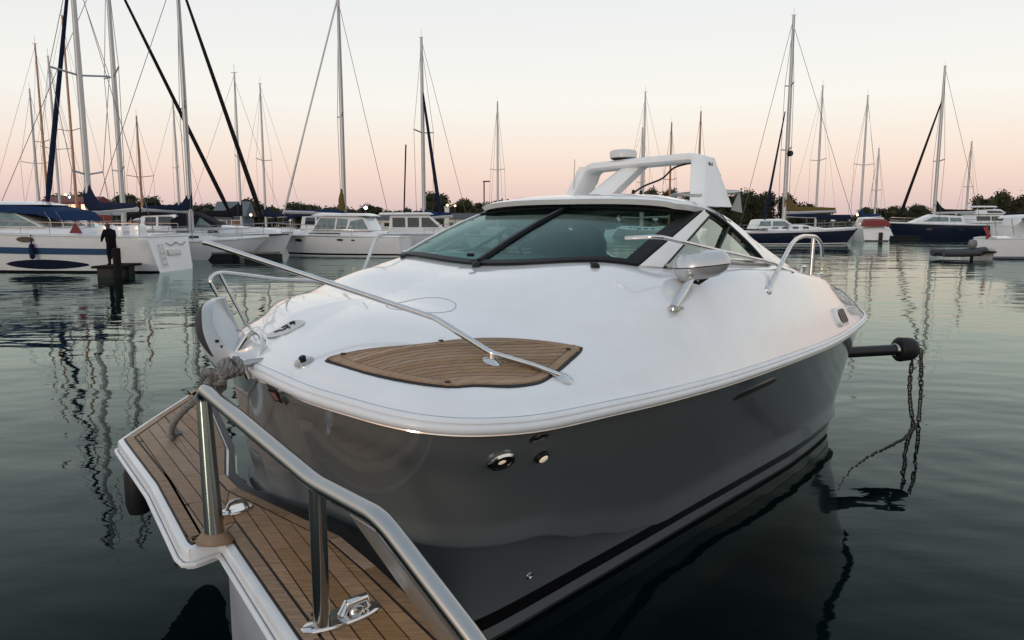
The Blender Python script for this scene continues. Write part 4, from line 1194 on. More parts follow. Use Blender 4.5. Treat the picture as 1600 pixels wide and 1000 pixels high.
    def coachroof(s, x0, x1, z0, h, w, m=None, wins=4):
        p = [(x0, z0), (x0+.05, z0+h), (lerp(x0, x1, .6), z0+h*.95), (x1, z0)]
        c = s.body(p, w, w*.82, m or WHT, 'coachroof')
        n = wins; ps = []
        for i in range(n):
            a = lerp(x0+.4, lerp(x0, x1, .7), i/n); b = a+(x1-x0)*.6/n*.65
            ps.append([(a, z0+h*.35), (b, z0+h*.35), (b-.05, z0+h*.68), (a+.05, z0+h*.70)])
        s.panes(ps, DARKW, c); return c

# --- far left: white sport cruiser with blue stripes, bow beyond the frame
b = Boat('sport_cruiser', 'long white sport cruiser with blue hull stripe and blue canopy at the far left', 'motor yacht', 266, 34.5, 176)
b.hull(13.2, 3.9, 1.62, 2.0, WHT, fine=.42, stern=-.05)
b.stripe(.35, .52, BLUEP, 0.14, .75, 'blue_stripe'); b.stripe(.66, .92, NAVYH, .22, .52, 'swept_window_stripe', True)
b.stripe(.955, 1.0, BLACKS, 0, 1, 'boot_stripe')
b.portholes((.42,), .14, .42, .13); b.portholes((.62,), .12, .36, .09)
c = b.body([(3.0, 1.6), (3.2, 1.95), (6.2, 2.05), (9.6, 2.0), (12.3, 1.85), (12.3, 1.6)], 1.75, 1.35, WHT, 'trunk_cabin')
w = b.body([(4.9, 2.0), (6.7, 2.75), (8.0, 2.85), (9.3, 2.8), (10.4, 2.02)], 1.5, 1.15, OFFW, 'wheelhouse')
b.panes([[(5.2, 2.06), (7.4, 2.06), (7.4, 2.68), (6.6, 2.66)]], TEALW, w); b.panes([[(7.5, 2.06), (9.9, 2.06), (9.2, 2.72), (7.5, 2.70)]], DARKW, w)
b.body([(4.0, 2.30), (4.3, 2.72), (5.2, 2.92), (8.0, 3.06), (10.0, 3.0), (9.6, 2.72), (7.5, 2.72), (5.4, 2.58), (4.35, 2.35)], 1.42, 1.25, BLUEC, 'canopy', crown=.12)
b.body([(5.0, 3.02), (6.0, 3.12), (9.5, 3.14), (9.9, 3.06), (6.0, 3.02)], 1.2, 1.05, WHT, 'hard_top', crown=.1)
for x in (4.05, 4.6):
    mb = MB()
    for sg in (1, -1): mb.tube([(x, sg*1.38, 1.6), (x+.1, sg*1.38, 2.35), (x+.4, sg*1.3, 2.72)], .03, 6)
    mb.build('canopy_frame', STEEL, b.root)
b.rail(.03, .95, .55, 9)
for x in (1.6, 5.2):
    for sg in (1, -1): MB().lathe([(0, -.36), (.10, -.3), (.12, 0), (.10, .3), (.03, .36), (.015, .75), (0, .75)], (x, sg*2.02, .95), 10).build('fender', NAVYC, b.root)
MB().poly3([(2.9, 1.86, 1.75), (3.5, 1.86, 1.75), (3.2, 1.86, 2.22)], .05).build('red_cover', REDP, b.root)
mb = MB()
for q in (-.9, 0): mb.tube(catmull([(-.12, q-.45, 1.32), (-.17, q, 1.16), (-.12, q+.45, 1.3)], 5), .016, 6)
mb.build('stern_lines', WIRE, b.root)
mb = MB()
for y in (.75, 1.05): mb.tube([(-.36, y, .2), (-.14, y, 1.2), (.1, y, 1.35)], .022, 6)
for z in (.35, .6, .85): mb.tube([(-.41+.24*z, .75, z), (-.41+.24*z, 1.05, z)], .022, 6)
mb.build('swim_ladder', STEEL, b.root)
MB().box((-.20, -.1, .85), (.08, 1.1, .26), M=Matrix.Rotation(R(12), 4, 'Y')).build('stern_locker', OFFW, b.root, bevel=.01)
for x, z in ((.9, 1.95), (1.7, 1.9), (2.4, 1.95)): MB().box((x, .9, z-.1), (.5, .6, .55)).build('cockpit_seat', WHT, b.root, bevel=.06)

# --- dock finger, piling and the person beside the far left cruiser
dk1 = thing('dock_finger', 'low dark dock finger where the person in black stands', 'dock', (bx(178, 31.2), 31.2, 0))
MB().box((0, .3, .40), (.9, 2.4, .10)).build('dock_deck', DARKD, dk1, bevel=.01)
for y in (-.5, .9): MB().box((0, y, .10), (.6, .5, .5)).build('float', BLACK, dk1)
pi_ = thing('piling', 'dark wooden piling in front of the person in black', 'piling', (bx(184, 30.0), 30.0, 0))
MB().tube([(0, 0, -1), (0, 0, 1.15)], .15, 12).build('post', DARKD, pi_); MB().lathe([(.16, 1.15), (.13, 1.2), (0, 1.22)], (0, 0, 0), 12).build('cap', DARKD, pi_)

# --- sailboats behind the far left cruiser
def sail(name_label, px, d, rz, Ln, B=3.0, m=None, za=1.0, zf=1.35, group=None):
    b = Boat('sailboat', name_label, 'sailboat', px, d, rz, group)
    # put the mast over px: the boat's origin is its stern
    xm = Ln*.56; c, s_ = math.cos(R(rz)), math.sin(R(rz))
    b.root.location = (bx(px, d)-xm*c, d-xm*s_, 0); b.xm = xm
    b.hull(Ln, B, za, zf, m or WHT, fine=.40, rake=.14, stern=-.10, wlw=.72)
    return b
b = sail('white sailboat with thick mast and peaked navy boom cover behind the far left cruiser', 147, 39, 148, 10.5)
b.coachroof(2.6, 8, 1.15, .42, 1.0); b.rig(b.xm, 15.6, .165, ALU, ((.30, .8), (.62, 1.5)), 4.3, 2.75, NAVYC, .62, 1.35, NAVYC, b.xm+4.3, 3.0); b.rail(.0, .97, .6, 7)
b = sail('white sailboat with two spreader pairs and slanting black jib behind the left cruiser stern', 199, 43, 38, 12)
b.coachroof(2.6, 8.5, 1.15, .42, 1.0); b.rig(b.xm, 17.0, .145, ALU, ((.30, 1.7), (.61, 2.1)), 3.8, 2.7, None, furl=BLKC, xf=b.xm+6.2, zf=2.4); b.rail(.0, .97, .6, 7)
b = sail('white sailboat with navy boom cover and steep dark jib beside the grey boat house', 303, 44, 28, 10)
b.coachroof(2.2, 8, 1.15, .42, 1.0); b.rig(b.xm, 16.6, .155, ALU, ((.53, 2.0),), 2.6, 2.85, NAVYC, .5, 1.15, BLKC, b.xm+4.05, 2.5); b.rail(.0, .97, .6, 7)
FARM = [  # label, mast px, top py, d, rz, spar, boom cover, group
 ('small sailboat with pale mast nearest the left edge of the marina', 70, 147, 78, 120, ALU, None),
 ('sailboat with orange varnished mast, second from the left edge', 84, 82, 70, 60, WOODM, None),
 ('sailboat with slender grey mast and spreaders left of the thick mast', 102, 100, 66, 150, ALU, NAVYC),
 ('sailboat with tall orange mast just left of the thick pale mast', 128, 42, 58, 70, WOODM, None),
 ('sailboat with short dark orange mast between the two tall pale masts', 229, 187, 80, 110, WOODM, None),
 ('sailboat with faint pale mast below the slanting black jib', 286, 166, 95, 40, ALU, None),
 ('sailboat with black boom cover and grey mast beside the steep dark jib', 381, 124, 64, 14, ALU, BLKC),
 ('sailboat with thin peach tinted mast left of the gold and blue covered boom', 419, 140, 82, 160, ALU, NAVYC),
 ('sailboat with lone thin mast rising beside the lamp post', 778, 166, 105, 80, ALU, None),
 ('sailboat with short leaning mast behind the radar dome', 999, 205, 110, 30, ALU, None),
 ('sailboat with tallest mast seen through the radar arch', 1002, 152, 96, 140, ALU, None),
 ('sailboat with short mast seen through the middle of the radar arch', 1043, 197, 112, 60, WOODM, None),
 ('sailboat with brown mast rising over the port end of the radar arch', 1087, 180, 104, 70, WOODM, None),
 ('sailboat with blue boom cover and single forestay right of the ochre boom', 1270, 143, 92, 22, ALU, NAVYC),
 ('sailboat with straight grey mast above the white boat with red cover', 1339, 157, 95, 90, ALU, BLUEC),
 ('sailboat with very faint short mast between two grey masts on the right', 1361, 235, 150, 90, ALU, None),
 ('sailboat with faint mast above the white flybridge boat', 1502, 225, 150, 90, ALU, None),
]
rnd = random.Random(11)
for lab, px, ty, d, rz, spar, cov in FARM:
    b = sail(lab, px, d, rz, rnd.uniform(8.5, 10.5), 2.9, OFFW if rnd.random() < .3 else WHT)
    b.coachroof(2.2, 7, 1.1, .4, .95, wins=3)
    b.rig(b.xm, bz(ty, d), .03+d*.00125, spar, ((.52, 1.3),) if d < 100 else ((.5, 1.0),), 5.2 if cov else 3.6, 2.7, cov, .6, .9 if cov else 0)

# --- white cruiser with swept hull windows, bow to the right
b = Boat('cabin_cruiser', 'white cabin cruiser with two dark swept hull windows, bow towards the right', 'motor yacht', 232, 47, 4)
b.hull(9.2, 3.1, 1.30, 1.65, WHT, fine=.40); b.portholes((.52,), .38, .42, .10); b.portholes((.72,), .36, .62, .09)
b.stripe(.10, .14, BLACKS, 0, .98, 'thin_stripe'); b.stripe(.93, .98, BLACKS, 0, 1, 'boot_stripe')
for k in range(4): MB().box((1.1+.42*k, -1.53, .62), (.16, .03, .26), M=Matrix.Rotation(R(18), 4, 'Y')).build('hull_mark', BLACK, b.root)
c = b.body([(1.6, 1.35), (2.0, 1.9), (4.6, 2.0), (8.2, 1.75), (8.6, 1.5)], 1.3, .95, WHT, 'trunk_cabin')
b.panes([[(2.3, 1.55), (3.1, 1.55), (3.0, 1.72), (2.3, 1.72)], [(4.2, 1.55), (4.9, 1.56), (4.8, 1.70), (4.2, 1.72)]], DARKW, c)
w = b.body([(2.0, 1.85), (1.9, 2.35), (2.6, 2.72), (3.4, 2.72), (5.0, 1.95)], 1.15, .85, BLKC, 'spray_canopy', crown=.12)
b.panes([[(3.5, 2.05), (4.4, 2.02), (3.7, 2.5)]], TEALW, w)
b.rail(.1, .98, .6, 8)
# --- white cabin cruiser, bow to the left
b = Boat('cabin_cruiser', 'white cabin cruiser with pale windows under a white hard top, bow towards the left', 'motor yacht', 634, 49, 172)
b.hull(8.9, 3.2, 1.28, 1.50, WHT, fine=.40); b.stripe(.86, .95, BLACKS, 0, 1, 'boot_stripe'); b.stripe(.03, .07, BLUEP, .1, 1, 'thin_stripe')
b.portholes((.80,), .28, .34, .10); b.portholes((.44,), .20, .24, .07); b.portholes((.34,), .20, .14, .05)
c = b.body([(1.5, 1.3), (1.6, 1.6), (5.4, 1.72), (8.0, 1.55), (8.3, 1.35)], 1.35, 1.0, WHT, 'trunk_cabin')
b.panes([[(4.0, 1.42), (6.2, 1.46), (6.1, 1.52), (4.0, 1.50)]], DARKW, c)
w = b.body([(1.9, 1.66), (2.3, 2.45), (3.0, 2.62), (5.2, 2.62), (5.5, 2.5), (6.0, 1.70)], 1.25, 1.05, WHT, 'wheelhouse')
b.panes([[(2.1, 1.75), (3.5, 1.75), (3.3, 2.28), (2.5, 2.42)], [(3.6, 1.75), (4.3, 1.75), (4.2, 2.46), (3.5, 2.40)], [(4.4, 1.75), (5.8, 1.75), (5.4, 2.46), (4.35, 2.46)]], TEALW, w)
b.body([(2.0, 2.60), (2.4, 2.74), (5.6, 2.76), (6.0, 2.64), (5.6, 2.62)], 1.28, 1.22, WHT, 'hard_top')
b.rail(.35, .99, .62, 7); b.transom_band(.86, .95, BLACKS)
for z in (.35,): MB().box((-.12, 0, z), (.5, 2.4, .08)).build('swim_platform', WHT, b.root, bevel=.02)
# --- pilothouse boat behind
b = Boat('pilothouse_boat', 'white pilothouse boat with flat roof just left of the yacht windscreen', 'motor boat', 590, 60, 8)
b.hull(7.6, 2.8, 1.15, 1.6, WHT, fine=.4); b.stripe(.9, .97, BLACKS, 0, 1, 'boot_stripe')
w = b.body([(1.0, 1.2), (1.1, 2.75), (4.2, 2.75), (5.4, 1.75), (5.6, 1.3)], 1.15, 1.0, WHT, 'pilothouse')
b.panes([[(1.3, 1.8), (2.3, 1.8), (2.3, 2.55), (1.3, 2.55)], [(2.5, 1.8), (3.4, 1.8), (3.4, 2.55), (2.5, 2.55)], [(3.6, 1.8), (5.0, 1.8), (4.2, 2.55), (3.6, 2.55)]], DARKW, w)
b.body([(.2, 2.76), (.3, 2.90), (4.3, 2.92), (4.6, 2.80)], 1.25, 1.2, WHT, 'flat_roof')
b.rail(.5, .98, .6, 5)
MB().box((-.1, .3, .75), (.45, .4, .8)).build('outboard_motor', BLACK, b.root, bevel=.08)
# --- the two sailboats over it
b = sail('sailboat with ochre mast cover and long blue boom cover behind the white hard top', 541, 66, 20, 10)
b.coachroof(2.2, 7, 1.1, .4, .95); b.rig(b.xm, bz(6, 66), .20, ALU, ((.52, 1.9),), 5.2, 2.95, BLUEC, .42, 0.1, None)
MB().tube([(b.xm-.18, 0, 3.2), (b.xm-.22, 0, 4.2), (b.xm-.12, 0, 5.1)], [.34, .28, .12], 10).build('mast_cover', GOLDC, b.root)
MB().tube([(b.xm, 0, bz(14, 66)), (b.xm-5.2, 0, 2.9)], .085, 6).build('furled_main_line', OFFW, b.root)
b = sail('sailboat with blue boom cover and black slanting stay left of the big round tree', 664, 70, 150, 9.5)
b.coachroof(2.2, 7, 1.1, .4, .95); b.rig(b.xm, bz(73, 70), .20, ALU, ((.55, 1.5),), 3.2, 2.6, BLUEC, .7, .5, NAVYC, b.xm-1.9, 2.6, top=.80)
MB().tube([(b.xm+2.0, 0, bz(228, 70)), (b.xm+2.4, 0, 2.6)], .07, 6).build('furled_jib', BLKC, b.root)

# --- right: navy sailboat with ochre boom cover
b = Boat('sailboat', 'navy hulled sailboat with ochre boom cover and tall mast, bow towards the right', 'sailboat', 1150, 73, 3)
b.hull(12.2, 3.4, 1.25, 1.62, NAVYH, fine=.40, rake=.10); b.stripe(.04, .12, WHT, 0, .995, 'white_stripe'); b.stripe(.9, .97, WHT, 0, 1, 'boot_stripe')
c = b.coachroof(2.6, 9, 1.35, .55, 1.15); b.portholes((.28, .42), .42, .26, .11)
w = b.body([(1.3, 1.5), (1.6, 2.35), (4.4, 2.4), (5.2, 1.8)], 1.1, .9, WHT, 'windscreen_shelter', crown=.1)
b.panes([[(1.7, 1.8), (2.9, 1.8), (2.9, 2.25), (1.9, 2.25)], [(3.1, 1.8), (4.8, 1.8), (4.3, 2.25), (3.1, 2.25)]], TEALW, w)
b.rig(4.6, bz(40, 73), .21, ALU, ((.42, 1.2), (.70, 1.0)), 5.2, 3.1, GOLDC, .75, 2.0, None, boomdir=1)
MB().tube([(4.2, 0, bz(180, 73)), (2.6, 0, 2.2)], [.06, .16], 8).build('furled_jib', NAVYC, b.root)
MB().lathe([(.0, -.3), (.22, -.22), (.3, 0), (.22, .22), (0, .3)], (4.75, -.35, bz(243, 73)), 12).build('radar', BLKC, b.root)
MB().box((9.6, 0, 2.65), (3.4, .5, .5)).build('awning', NAVYC, b.root, bevel=.15)
b.rail(.0, .98, .62, 8)
# white boat with red cover, seen from the stern
b = Boat('motor_boat', 'small white motor boat with red cover beside the navy sailboat bow', 'motor boat', 1366, 84, 80)
b.hull(8, 3.3, 1.35, 1.6, WHT, fine=.4); b.transom_band(.9, 1.0, BLACKS)
w = b.body([(1.2, 1.4), (1.3, 2.6), (4.0, 2.7), (5.4, 1.6)], 1.25, 1.0, WHT, 'wheelhouse'); b.panes([[(1.5, 1.9), (3.6, 1.9), (3.6, 2.5), (1.6, 2.5)]], DARKW, w)
b.body([(-.2, 1.7), (0, 2.3), (1.4, 2.5), (1.5, 1.7)], 1.4, 1.1, REDP, 'cover')
MB().box((-.12, -.4, .55), (.4, .4, .9)).build('outboard_motor', BLACK, b.root, bevel=.08); b.rail(.3, .97, .6, 5)
# navy motor yacht with black covered boom
b = Boat('motor_sailer', 'large navy hulled motor sailer with black boom cover and raked black stay', 'sailboat', 1530, 104, 177)
b.hull(13.2, 3.8, 1.75, 2.1, NAVYH, fine=.42); b.stripe(.0, .06, WHT, 0, 1, 'white_stripe'); b.portholes((.3, .62), .4, .45, .16)
w = b.body([(3.0, 1.8), (3.4, 2.9), (7.5, 3.1), (9.8, 2.1), (11, 1.95)], 1.4, 1.0, WHT, 'deckhouse', crown=.1)
b.panes([[(3.6, 2.2), (5.2, 2.2), (5.2, 2.75), (3.7, 2.7)], [(5.4, 2.2), (8.8, 2.2), (7.4, 2.85), (5.4, 2.78)]], TEALW, w)
b.rig(6.8, bz(113, 104), .24, ALU, ((.45, 1.5),), 5.6, 3.4, BLKC, .65, 1.9, BLKC, 11.6, 2.4, top=.80); b.rail(.0, .97, .7, 8)
# flybridge
b = Boat('flybridge_cruiser', 'white flybridge cruiser behind the navy motor sailer stern', 'motor yacht', 1498, 118, 8)
b.hull(11, 3.8, 1.8, 2.3, WHT, fine=.42)
w = b.body([(.6, 1.9), (.8, 3.2), (6.8, 3.3), (9.0, 2.2)], 1.6, 1.3, WHT, 'saloon'); b.panes([[(1.2, 2.3), (3.6, 2.3), (3.6, 3.0), (1.2, 3.0)], [(3.8, 2.3), (8.0, 2.3), (6.6, 3.0), (3.8, 3.0)]], DARKW, w)
w = b.body([(.6, 3.3), (.4, 3.9), (5.4, 4.1), (6.6, 3.35)], 1.5, 1.3, WHT, 'flybridge'); b.panes([[(3.0, 3.5), (6.0, 3.5), (5.3, 3.85), (3.0, 3.9)]], DARKW, w)
b.body([(1.2, 4.4), (1.4, 4.6), (4.8, 4.6), (5.0, 4.42)], 1.2, 1.1, WHT, 'hard_top')
mb = MB()
for x in (1.5, 4.5):
    for sg in (1, -1): mb.tube([(x, sg*1.1, 3.9), (x, sg*1.05, 4.45)], .05, 6)
mb.build('top_posts', WHT, b.root); b.rail(.45, .98, .7, 6)
b = Boat('motor_yacht', 'white motor yacht with dark upper cover at the right edge above the near cruiser', 'motor yacht', 1560, 96, 6)
b.hull(11, 3.6, 1.6, 2.1, WHT, fine=.42)
w = b.body([(1.0, 1.7), (1.2, 2.9), (6.4, 3.0), (8.6, 2.0)], 1.5, 1.2, WHT, 'saloon'); b.panes([[(1.5, 2.1), (3.4, 2.1), (3.4, 2.7), (1.5, 2.7)], [(3.6, 2.1), (7.6, 2.1), (6.2, 2.75), (3.6, 2.7)]], DARKW, w)
b.body([(1.0, 3.0), (1.2, 3.35), (6.0, 3.35), (6.4, 3.05)], 1.3, 1.1, BLKC, 'cover'); b.rail(.4, .98, .7, 6)
# near right white cruiser
b = Boat('open_cruiser', 'white open cruiser cut by the right frame edge with an ensign at its stern', 'motor yacht', 1536, 46, -4)
b.hull(8.5, 3.0, 1.25, 1.55, WHT, fine=.42); b.stripe(.0, .05, SILVER, 0, 1, 'steel_strip'); b.stripe(.88, .94, BLUEP, 0, 1, 'thin_stripe'); b.stripe(.955, 1.0, BLACKS, 0, 1, 'boot_stripe')
w = b.body([(1.6, 1.3), (2.6, 2.35), (3.4, 2.45), (5.4, 1.5)], 1.2, .9, OFFW, 'windscreen_frame'); b.panes([[(2.0, 1.55), (3.1, 1.55), (3.1, 2.3), (2.65, 2.25)], [(3.2, 1.55), (4.9, 1.5), (3.5, 2.3), (3.2, 2.32)]], DARKW, w)
b.body([(1.2, 2.45), (1.4, 2.62), (4.4, 2.7), (4.6, 2.55)], 1.15, 1.05, WHT, 'hard_top')
mb = MB(); mb.tube([(1.2, .9, 1.2), (.9, .9, 2.45)], .03, 6); mb.tube([(1.2, -.9, 1.2), (.9, -.9, 2.45)], .03, 6); mb.build('top_posts', STEEL, b.root)
mb = MB(); mb.tube([(.1, -.5, 1.1), (-.25, -.5, 2.1)], .02, 6); st = mb.build('flag_staff', STEEL, b.root)
MB().loft([[(-.22+.05*k-.1*j, -.5+.10*math.sin(k*1.4+j), 2.05-.18*k-.10*j) for k in range(5)] for j in range(3)]).build('ensign', mat('red_white_ensign', (.28, .04, .04), .8, noise_amt=.5, noise_scale=3), st)
MB().box((-.5, 0, .42), (1.0, 2.6, .10)).build('swim_platform', DARKD, b.root, bevel=.02); b.rail(.4, .98, .6, 5)
tb = Boat('tender', 'low dark inflatable tender with grey outboard behind the cruiser at the right edge', 'dinghy', 1463, 45.5, 0)
mb = MB()
for sg in (1, -1): mb.tube(catmull([(0, sg*.62, .34), (1.2, sg*.66, .34), (2.3, sg*.5, .40), (2.85, 0, .50)], 6), .22, 10)
mb.build('tubes', mat('dark_grey_hypalon', (.03, .032, .036), .6), tb.root); MB().box((1.2, 0, .22), (2.4, .9, .12)).build('floor', DARKD, tb.root)
mo = thing('outboard_motor', None, None); mo.parent = tb.root
MB().lathe([(.0, 1.18), (.18, 1.12), (.23, .92), (.21, .72), (.12, .62), (0, .6)], (2.05, -.1, 0), 12, M=Matrix.Diagonal((1.2, .8, 1, 1))).build('cowl', mat('grey_cowl', (.13, .14, .15), .4), mo)
MB().box((2.05, -.1, .3), (.14, .12, .8)).build('leg', BLACK, mo)

# a second row of moored boats behind the left hand sailboats
for lab, px, d, rz, cvr, k in [('white motor boat with black canopy in the second row behind the thick mast', 205, 62, 10, BLKC, 0), ('cream motor boat with navy canopy in the second row near the grey boat house', 330, 66, 170, NAVYC, 1),
        ('white motor boat with navy canopy in the second row behind the black boom cover', 452, 68, 12, NAVYC, 2), ('cream motor boat with black canopy in the second row above the far left cruiser', 60, 70, 8, BLKC, 3)]:
    b = Boat('motor_boat', lab, 'motor boat', px, d, rz); b.hull(8.6, 3.0, 1.4, 1.8, WHT if k % 2 == 0 else OFFW, fine=.4); b.stripe(.08, .14, NAVYH, 0, .98, 'hull_stripe'); b.stripe(.9, .97, BLACKS, 0, 1, 'boot_stripe')
    w = b.body([(1.2, 1.5), (1.4, 2.7), (3.6, 2.8), (5.6, 1.8), (6.0, 1.5)], 1.25, 1.0, WHT, 'wheelhouse'); b.panes([[(1.6, 1.9), (2.5, 1.9), (2.5, 2.6), (1.7, 2.6)], [(2.7, 1.9), (5.0, 1.85), (3.7, 2.65), (2.7, 2.65)]], DARKW, w)
    b.body([(-.1, 2.3), (.2, 2.8), (1.6, 3.0), (3.4, 3.02), (3.6, 2.84), (1.5, 2.74), (.3, 2.5)], 1.2, 1.05, cvr, 'canopy', crown=.1); b.rail(.35, .98, .6, 6)
    mb = MB(); mb.tube([(.5, 1.1, 1.4), (.6, 1.08, 2.6)], .03, 6); mb.tube([(.5, -1.1, 1.4), (.6, -1.08, 2.6)], .03, 6); mb.build('canopy_frame', STEEL, b.root)
    MB().lathe([(0, -.3), (.10, -.24), (.12, 0), (.10, .24), (.02, .32), (.012, .6), (0, .6)], (3.0, -1.62, .9), 10).build('fender', BLUEP, b.root)
# --- docks, shore, lamps, buildings
dk2 = thing('floating_dock', 'dark floating dock along the bows of the left hand cruisers', 'dock', (bx(345, 44.2), 44.2, 0))
MB().box((0, 0, .40), (6.8, 1.3, .10)).build('dock_deck', PAVED, dk2)
for x in (-2.6, 0, 2.6): MB().box((x, 0, .10), (1.9, 1.2, .45)).build('float', BLACK, dk2)
dk3 = thing('floating_dock', 'thin dark dock in the open water before the navy motor sailer', 'dock', (bx(1405, 92), 92, 0))
MB().box((0, 0, .35), (4.4, 1.6, .14)).build('dock_deck', DARKD, dk3); MB().box((0, 0, .08), (4.0, 1.3, .4)).build('float', BLACK, dk3)
by = thing('mooring_buoy', 'small pale round buoy afloat before the swept windowed cruiser', 'buoy', (bx(296, 38.5), 38.5, 0))
MB().lathe([(0, -.2), (.14, -.12), (.20, .05), (.14, .2), (.05, .25), (0, .26)], (0, 0, 0), 14).build('float', mat('pale_buoy', (.40, .36, .22), .5), by)
MB().lathe([(.06, 0), (.045, .02), (.06, .04)], (0, 0, .25), 8).build('ring', STEEL, by)

mb = MB()
shore = [(-1400, 128), (-300, 128), (-120, 126), (-40, 132), (30, 168), (60, 160), (90, 150), (140, 158), (300, 150), (1400, 160)]
rws = []
for dy, z in ((0, -.3), (.6, .55), (3, .9), (40, 1.3), (2200, 1.6)):
    rws.append([(x, y+dy, z) for x, y in shore])
mb.loft(rws); tag(mb.build('shore', mat('dark_grass_bank', (.035, .042, .02), .9, noise_amt=.4, noise_scale=.3)), kind='structure')

def lamp(px, py, d, label, m=WARM, kind='post', r=.16):
    z = bz(py, d); o = thing('dock_lamp', label, 'lamp', (bx(px, d), d, 0))
    MB().tube([(0, 0, -.5 if d < 120 else .5), (0, 0, z-r)], .05, 6).build('post', WIRE, o)
    MB().lathe([(0, -r), (r*.8, -r*.5), (r, 0), (r*.8, r*.5), (0, r)], (0, 0, z), 10).build('globe', m, o)
for px, py, d, lab, m in [(574, 325, 64, 'bright white lamp over the blue boom cover', COOL), (700, 321, 118, 'warm lamp on the white pylon left of the yacht roof', WARM), (712, 322, 122, 'warm lamp just right of the white pylon', WARM),
        (1256, 336, 100, 'first warm lamp under the ochre boom cover', WARM), (1284, 339, 101, 'orange lamp close behind the navy sailboat deck', WARM), (1293, 341, 99, 'lowest orange lamp behind the navy sailboat deck', WARM),
        (1334, 336, 112, 'warm lamp left of the red boat cover', WARM), (1348, 337, 110, 'warm lamp over the red boat cover', WARM), (118, 309, 118, 'white lamp over the red roofed restaurant', COOL), (112, 305, 119, 'small lamp in the tree over the restaurant', WARM), (168, 330, 90, 'warm lamp between the thick mast and the person in black', WARM), (257, 333, 96, 'warm lamp under the second navy boom cover', WARM), (396, 336, 98, 'warm lamp below the steep dark jib', WARM), (482, 332, 100, 'warm lamp left of the long blue boom cover', WARM)]:
    lamp(px, py, d, lab, m)
py_o = thing('pylon', 'slim white pylon on the shore left of the yacht roof', 'pylon', (bx(699, 117), 117.5, 0))
MB().prism([(-.35, -.3), (.35, -.3), (.35, .3), (-.35, .3)], .3, bz(324, 117)).build('shaft', OFFW, py_o, bevel=.05); MB().box((0, 0, bz(324, 117)+.06), (.9, .8, .12)).build('cap', OFFW, py_o)
sl_o = thing('street_lamp', 'unlit street lamp with flat head above the conifers', 'street lamp', (bx(757, 140), 140, 0))
MB().tube([(0, 0, .5), (0, 0, bz(286, 140))], .13, 8).build('pole', WIRE, sl_o); MB().box((.45, 0, bz(285, 140)), (1.3, .5, .25)).build('head', WIRE, sl_o, bevel=.05)

def house(name, label, px, d, w, dep, h, rh, wm, rm, wins=3, lit=False, wz=.55, wh=.42):
    o = thing(name, label, 'building', (bx(px, d), d, .6))
    MB().prism([(-w/2, 0), (w/2, 0), (w/2, dep), (-w/2, dep)], 0, h).build('wall', wm, o)
    MB().add([(-w/2-.4, -.4, h), (w/2+.4, -.4, h), (w/2+.4, dep+.4, h), (-w/2-.4, dep+.4, h), (-w/2-.4, dep/2, h+rh), (w/2+.4, dep/2, h+rh)],
             [(0, 1, 5, 4), (2, 3, 4, 5), (0, 4, 3), (1, 2, 5), (3, 2, 1, 0)]).build('roof', rm, o)
    for i in range(wins):
        x = -w/2 + w*(i+.5)/wins
        f = MB().box((x, -.03, h*wz), (w/wins*.72, .08, h*wh)).build('window', OFFW, o)
        MB().box((x, -.06, h*wz), (w/wins*.62, .06, h*wh*.8)).build('pane', WINLIT if lit else DARKW, f)
    return o
BRK = mat('red_painted_wall', (.28, .04, .025), .7); GRY = mat('grey_shingle_wall', (.10, .12, .14), .8); ROOFM = mat('dark_roof', (.05, .05, .055), .8)
TENT = mat('white_tent_canvas', (.55, .52, .48), .7)
house('restaurant', 'red waterfront restaurant with a row of glowing windows', 112, 124, 8.5, 6, 4.7, 1.1, BRK, mat('red_roof', (.14, .02, .015), .7), 4, True, .84, .22)
house('boat_house', 'grey gabled boat house between the dark jibs', 362, 126, 5, 5, 2.4, 2.6, GRY, GRY, 2)
house('shore_house', 'low pale house right of the blue boom cover', 590, 132, 6, 5, 1.9, .8, TENT, ROOFM, 3)
house('shore_house', 'low dark roofed house below the big round tree', 722, 126, 6, 5, 2.0, 1.0, TENT, ROOFM, 3)
tn = thing('party_tent', 'white peaked tent on the shore behind the peaked navy boom cover', 'tent', (bx(228, 118), 118, .5))
MB().add([(-3, 0, 1.9), (3, 0, 1.9), (3, 4, 1.9), (-3, 4, 1.9), (0, 2, 4.0), (-1.2, 1.2, 2.5), (1.2, 1.2, 2.5), (1.2, 2.8, 2.5), (-1.2, 2.8, 2.5)],
         [(0, 1, 6, 5), (1, 2, 7, 6), (2, 3, 8, 7), (3, 0, 5, 8), (5, 6, 4), (6, 7, 4), (7, 8, 4), (8, 5, 4)]).build('canopy', TENT, tn)
mb = MB()
for x in (-2.9, 2.9):
    for y in (.1, 3.9): mb.tube([(x, y, 0), (x, y, 1.9)], .05, 6)
mb.build('poles', WIRE, tn)

# --- trees
LEAF = bpy.data.materials.new('dark_foliage'); LEAF.use_nodes = True
t = LEAF.node_tree; pb_ = t.nodes['Principled BSDF']; pb_.inputs['Roughness'].default_value = .75; pb_.inputs['Specular IOR Level'].default_value = .2
oi = t.nodes.new('ShaderNodeObjectInfo'); ge = t.nodes.new('ShaderNodeNewGeometry'); cr = t.nodes.new('ShaderNodeValToRGB'); ma_ = t.nodes.new('ShaderNodeMath')
ma_.operation = 'MULTIPLY_ADD'; ma_.inputs[1].default_value = .7
t.links.new(ge.outputs['Random Per Island'], ma_.inputs[0])
m2 = t.nodes.new('ShaderNodeMath'); m2.operation = 'MULTIPLY'; m2.inputs[1].default_value = .3; t.links.new(oi.outputs['Random'], m2.inputs[0]); t.links.new(m2.outputs[0], ma_.inputs[2])
cr.color_ramp.elements[0].color = (.012, .017, .008, 1); cr.color_ramp.elements[1].color = (.060, .060, .026, 1)
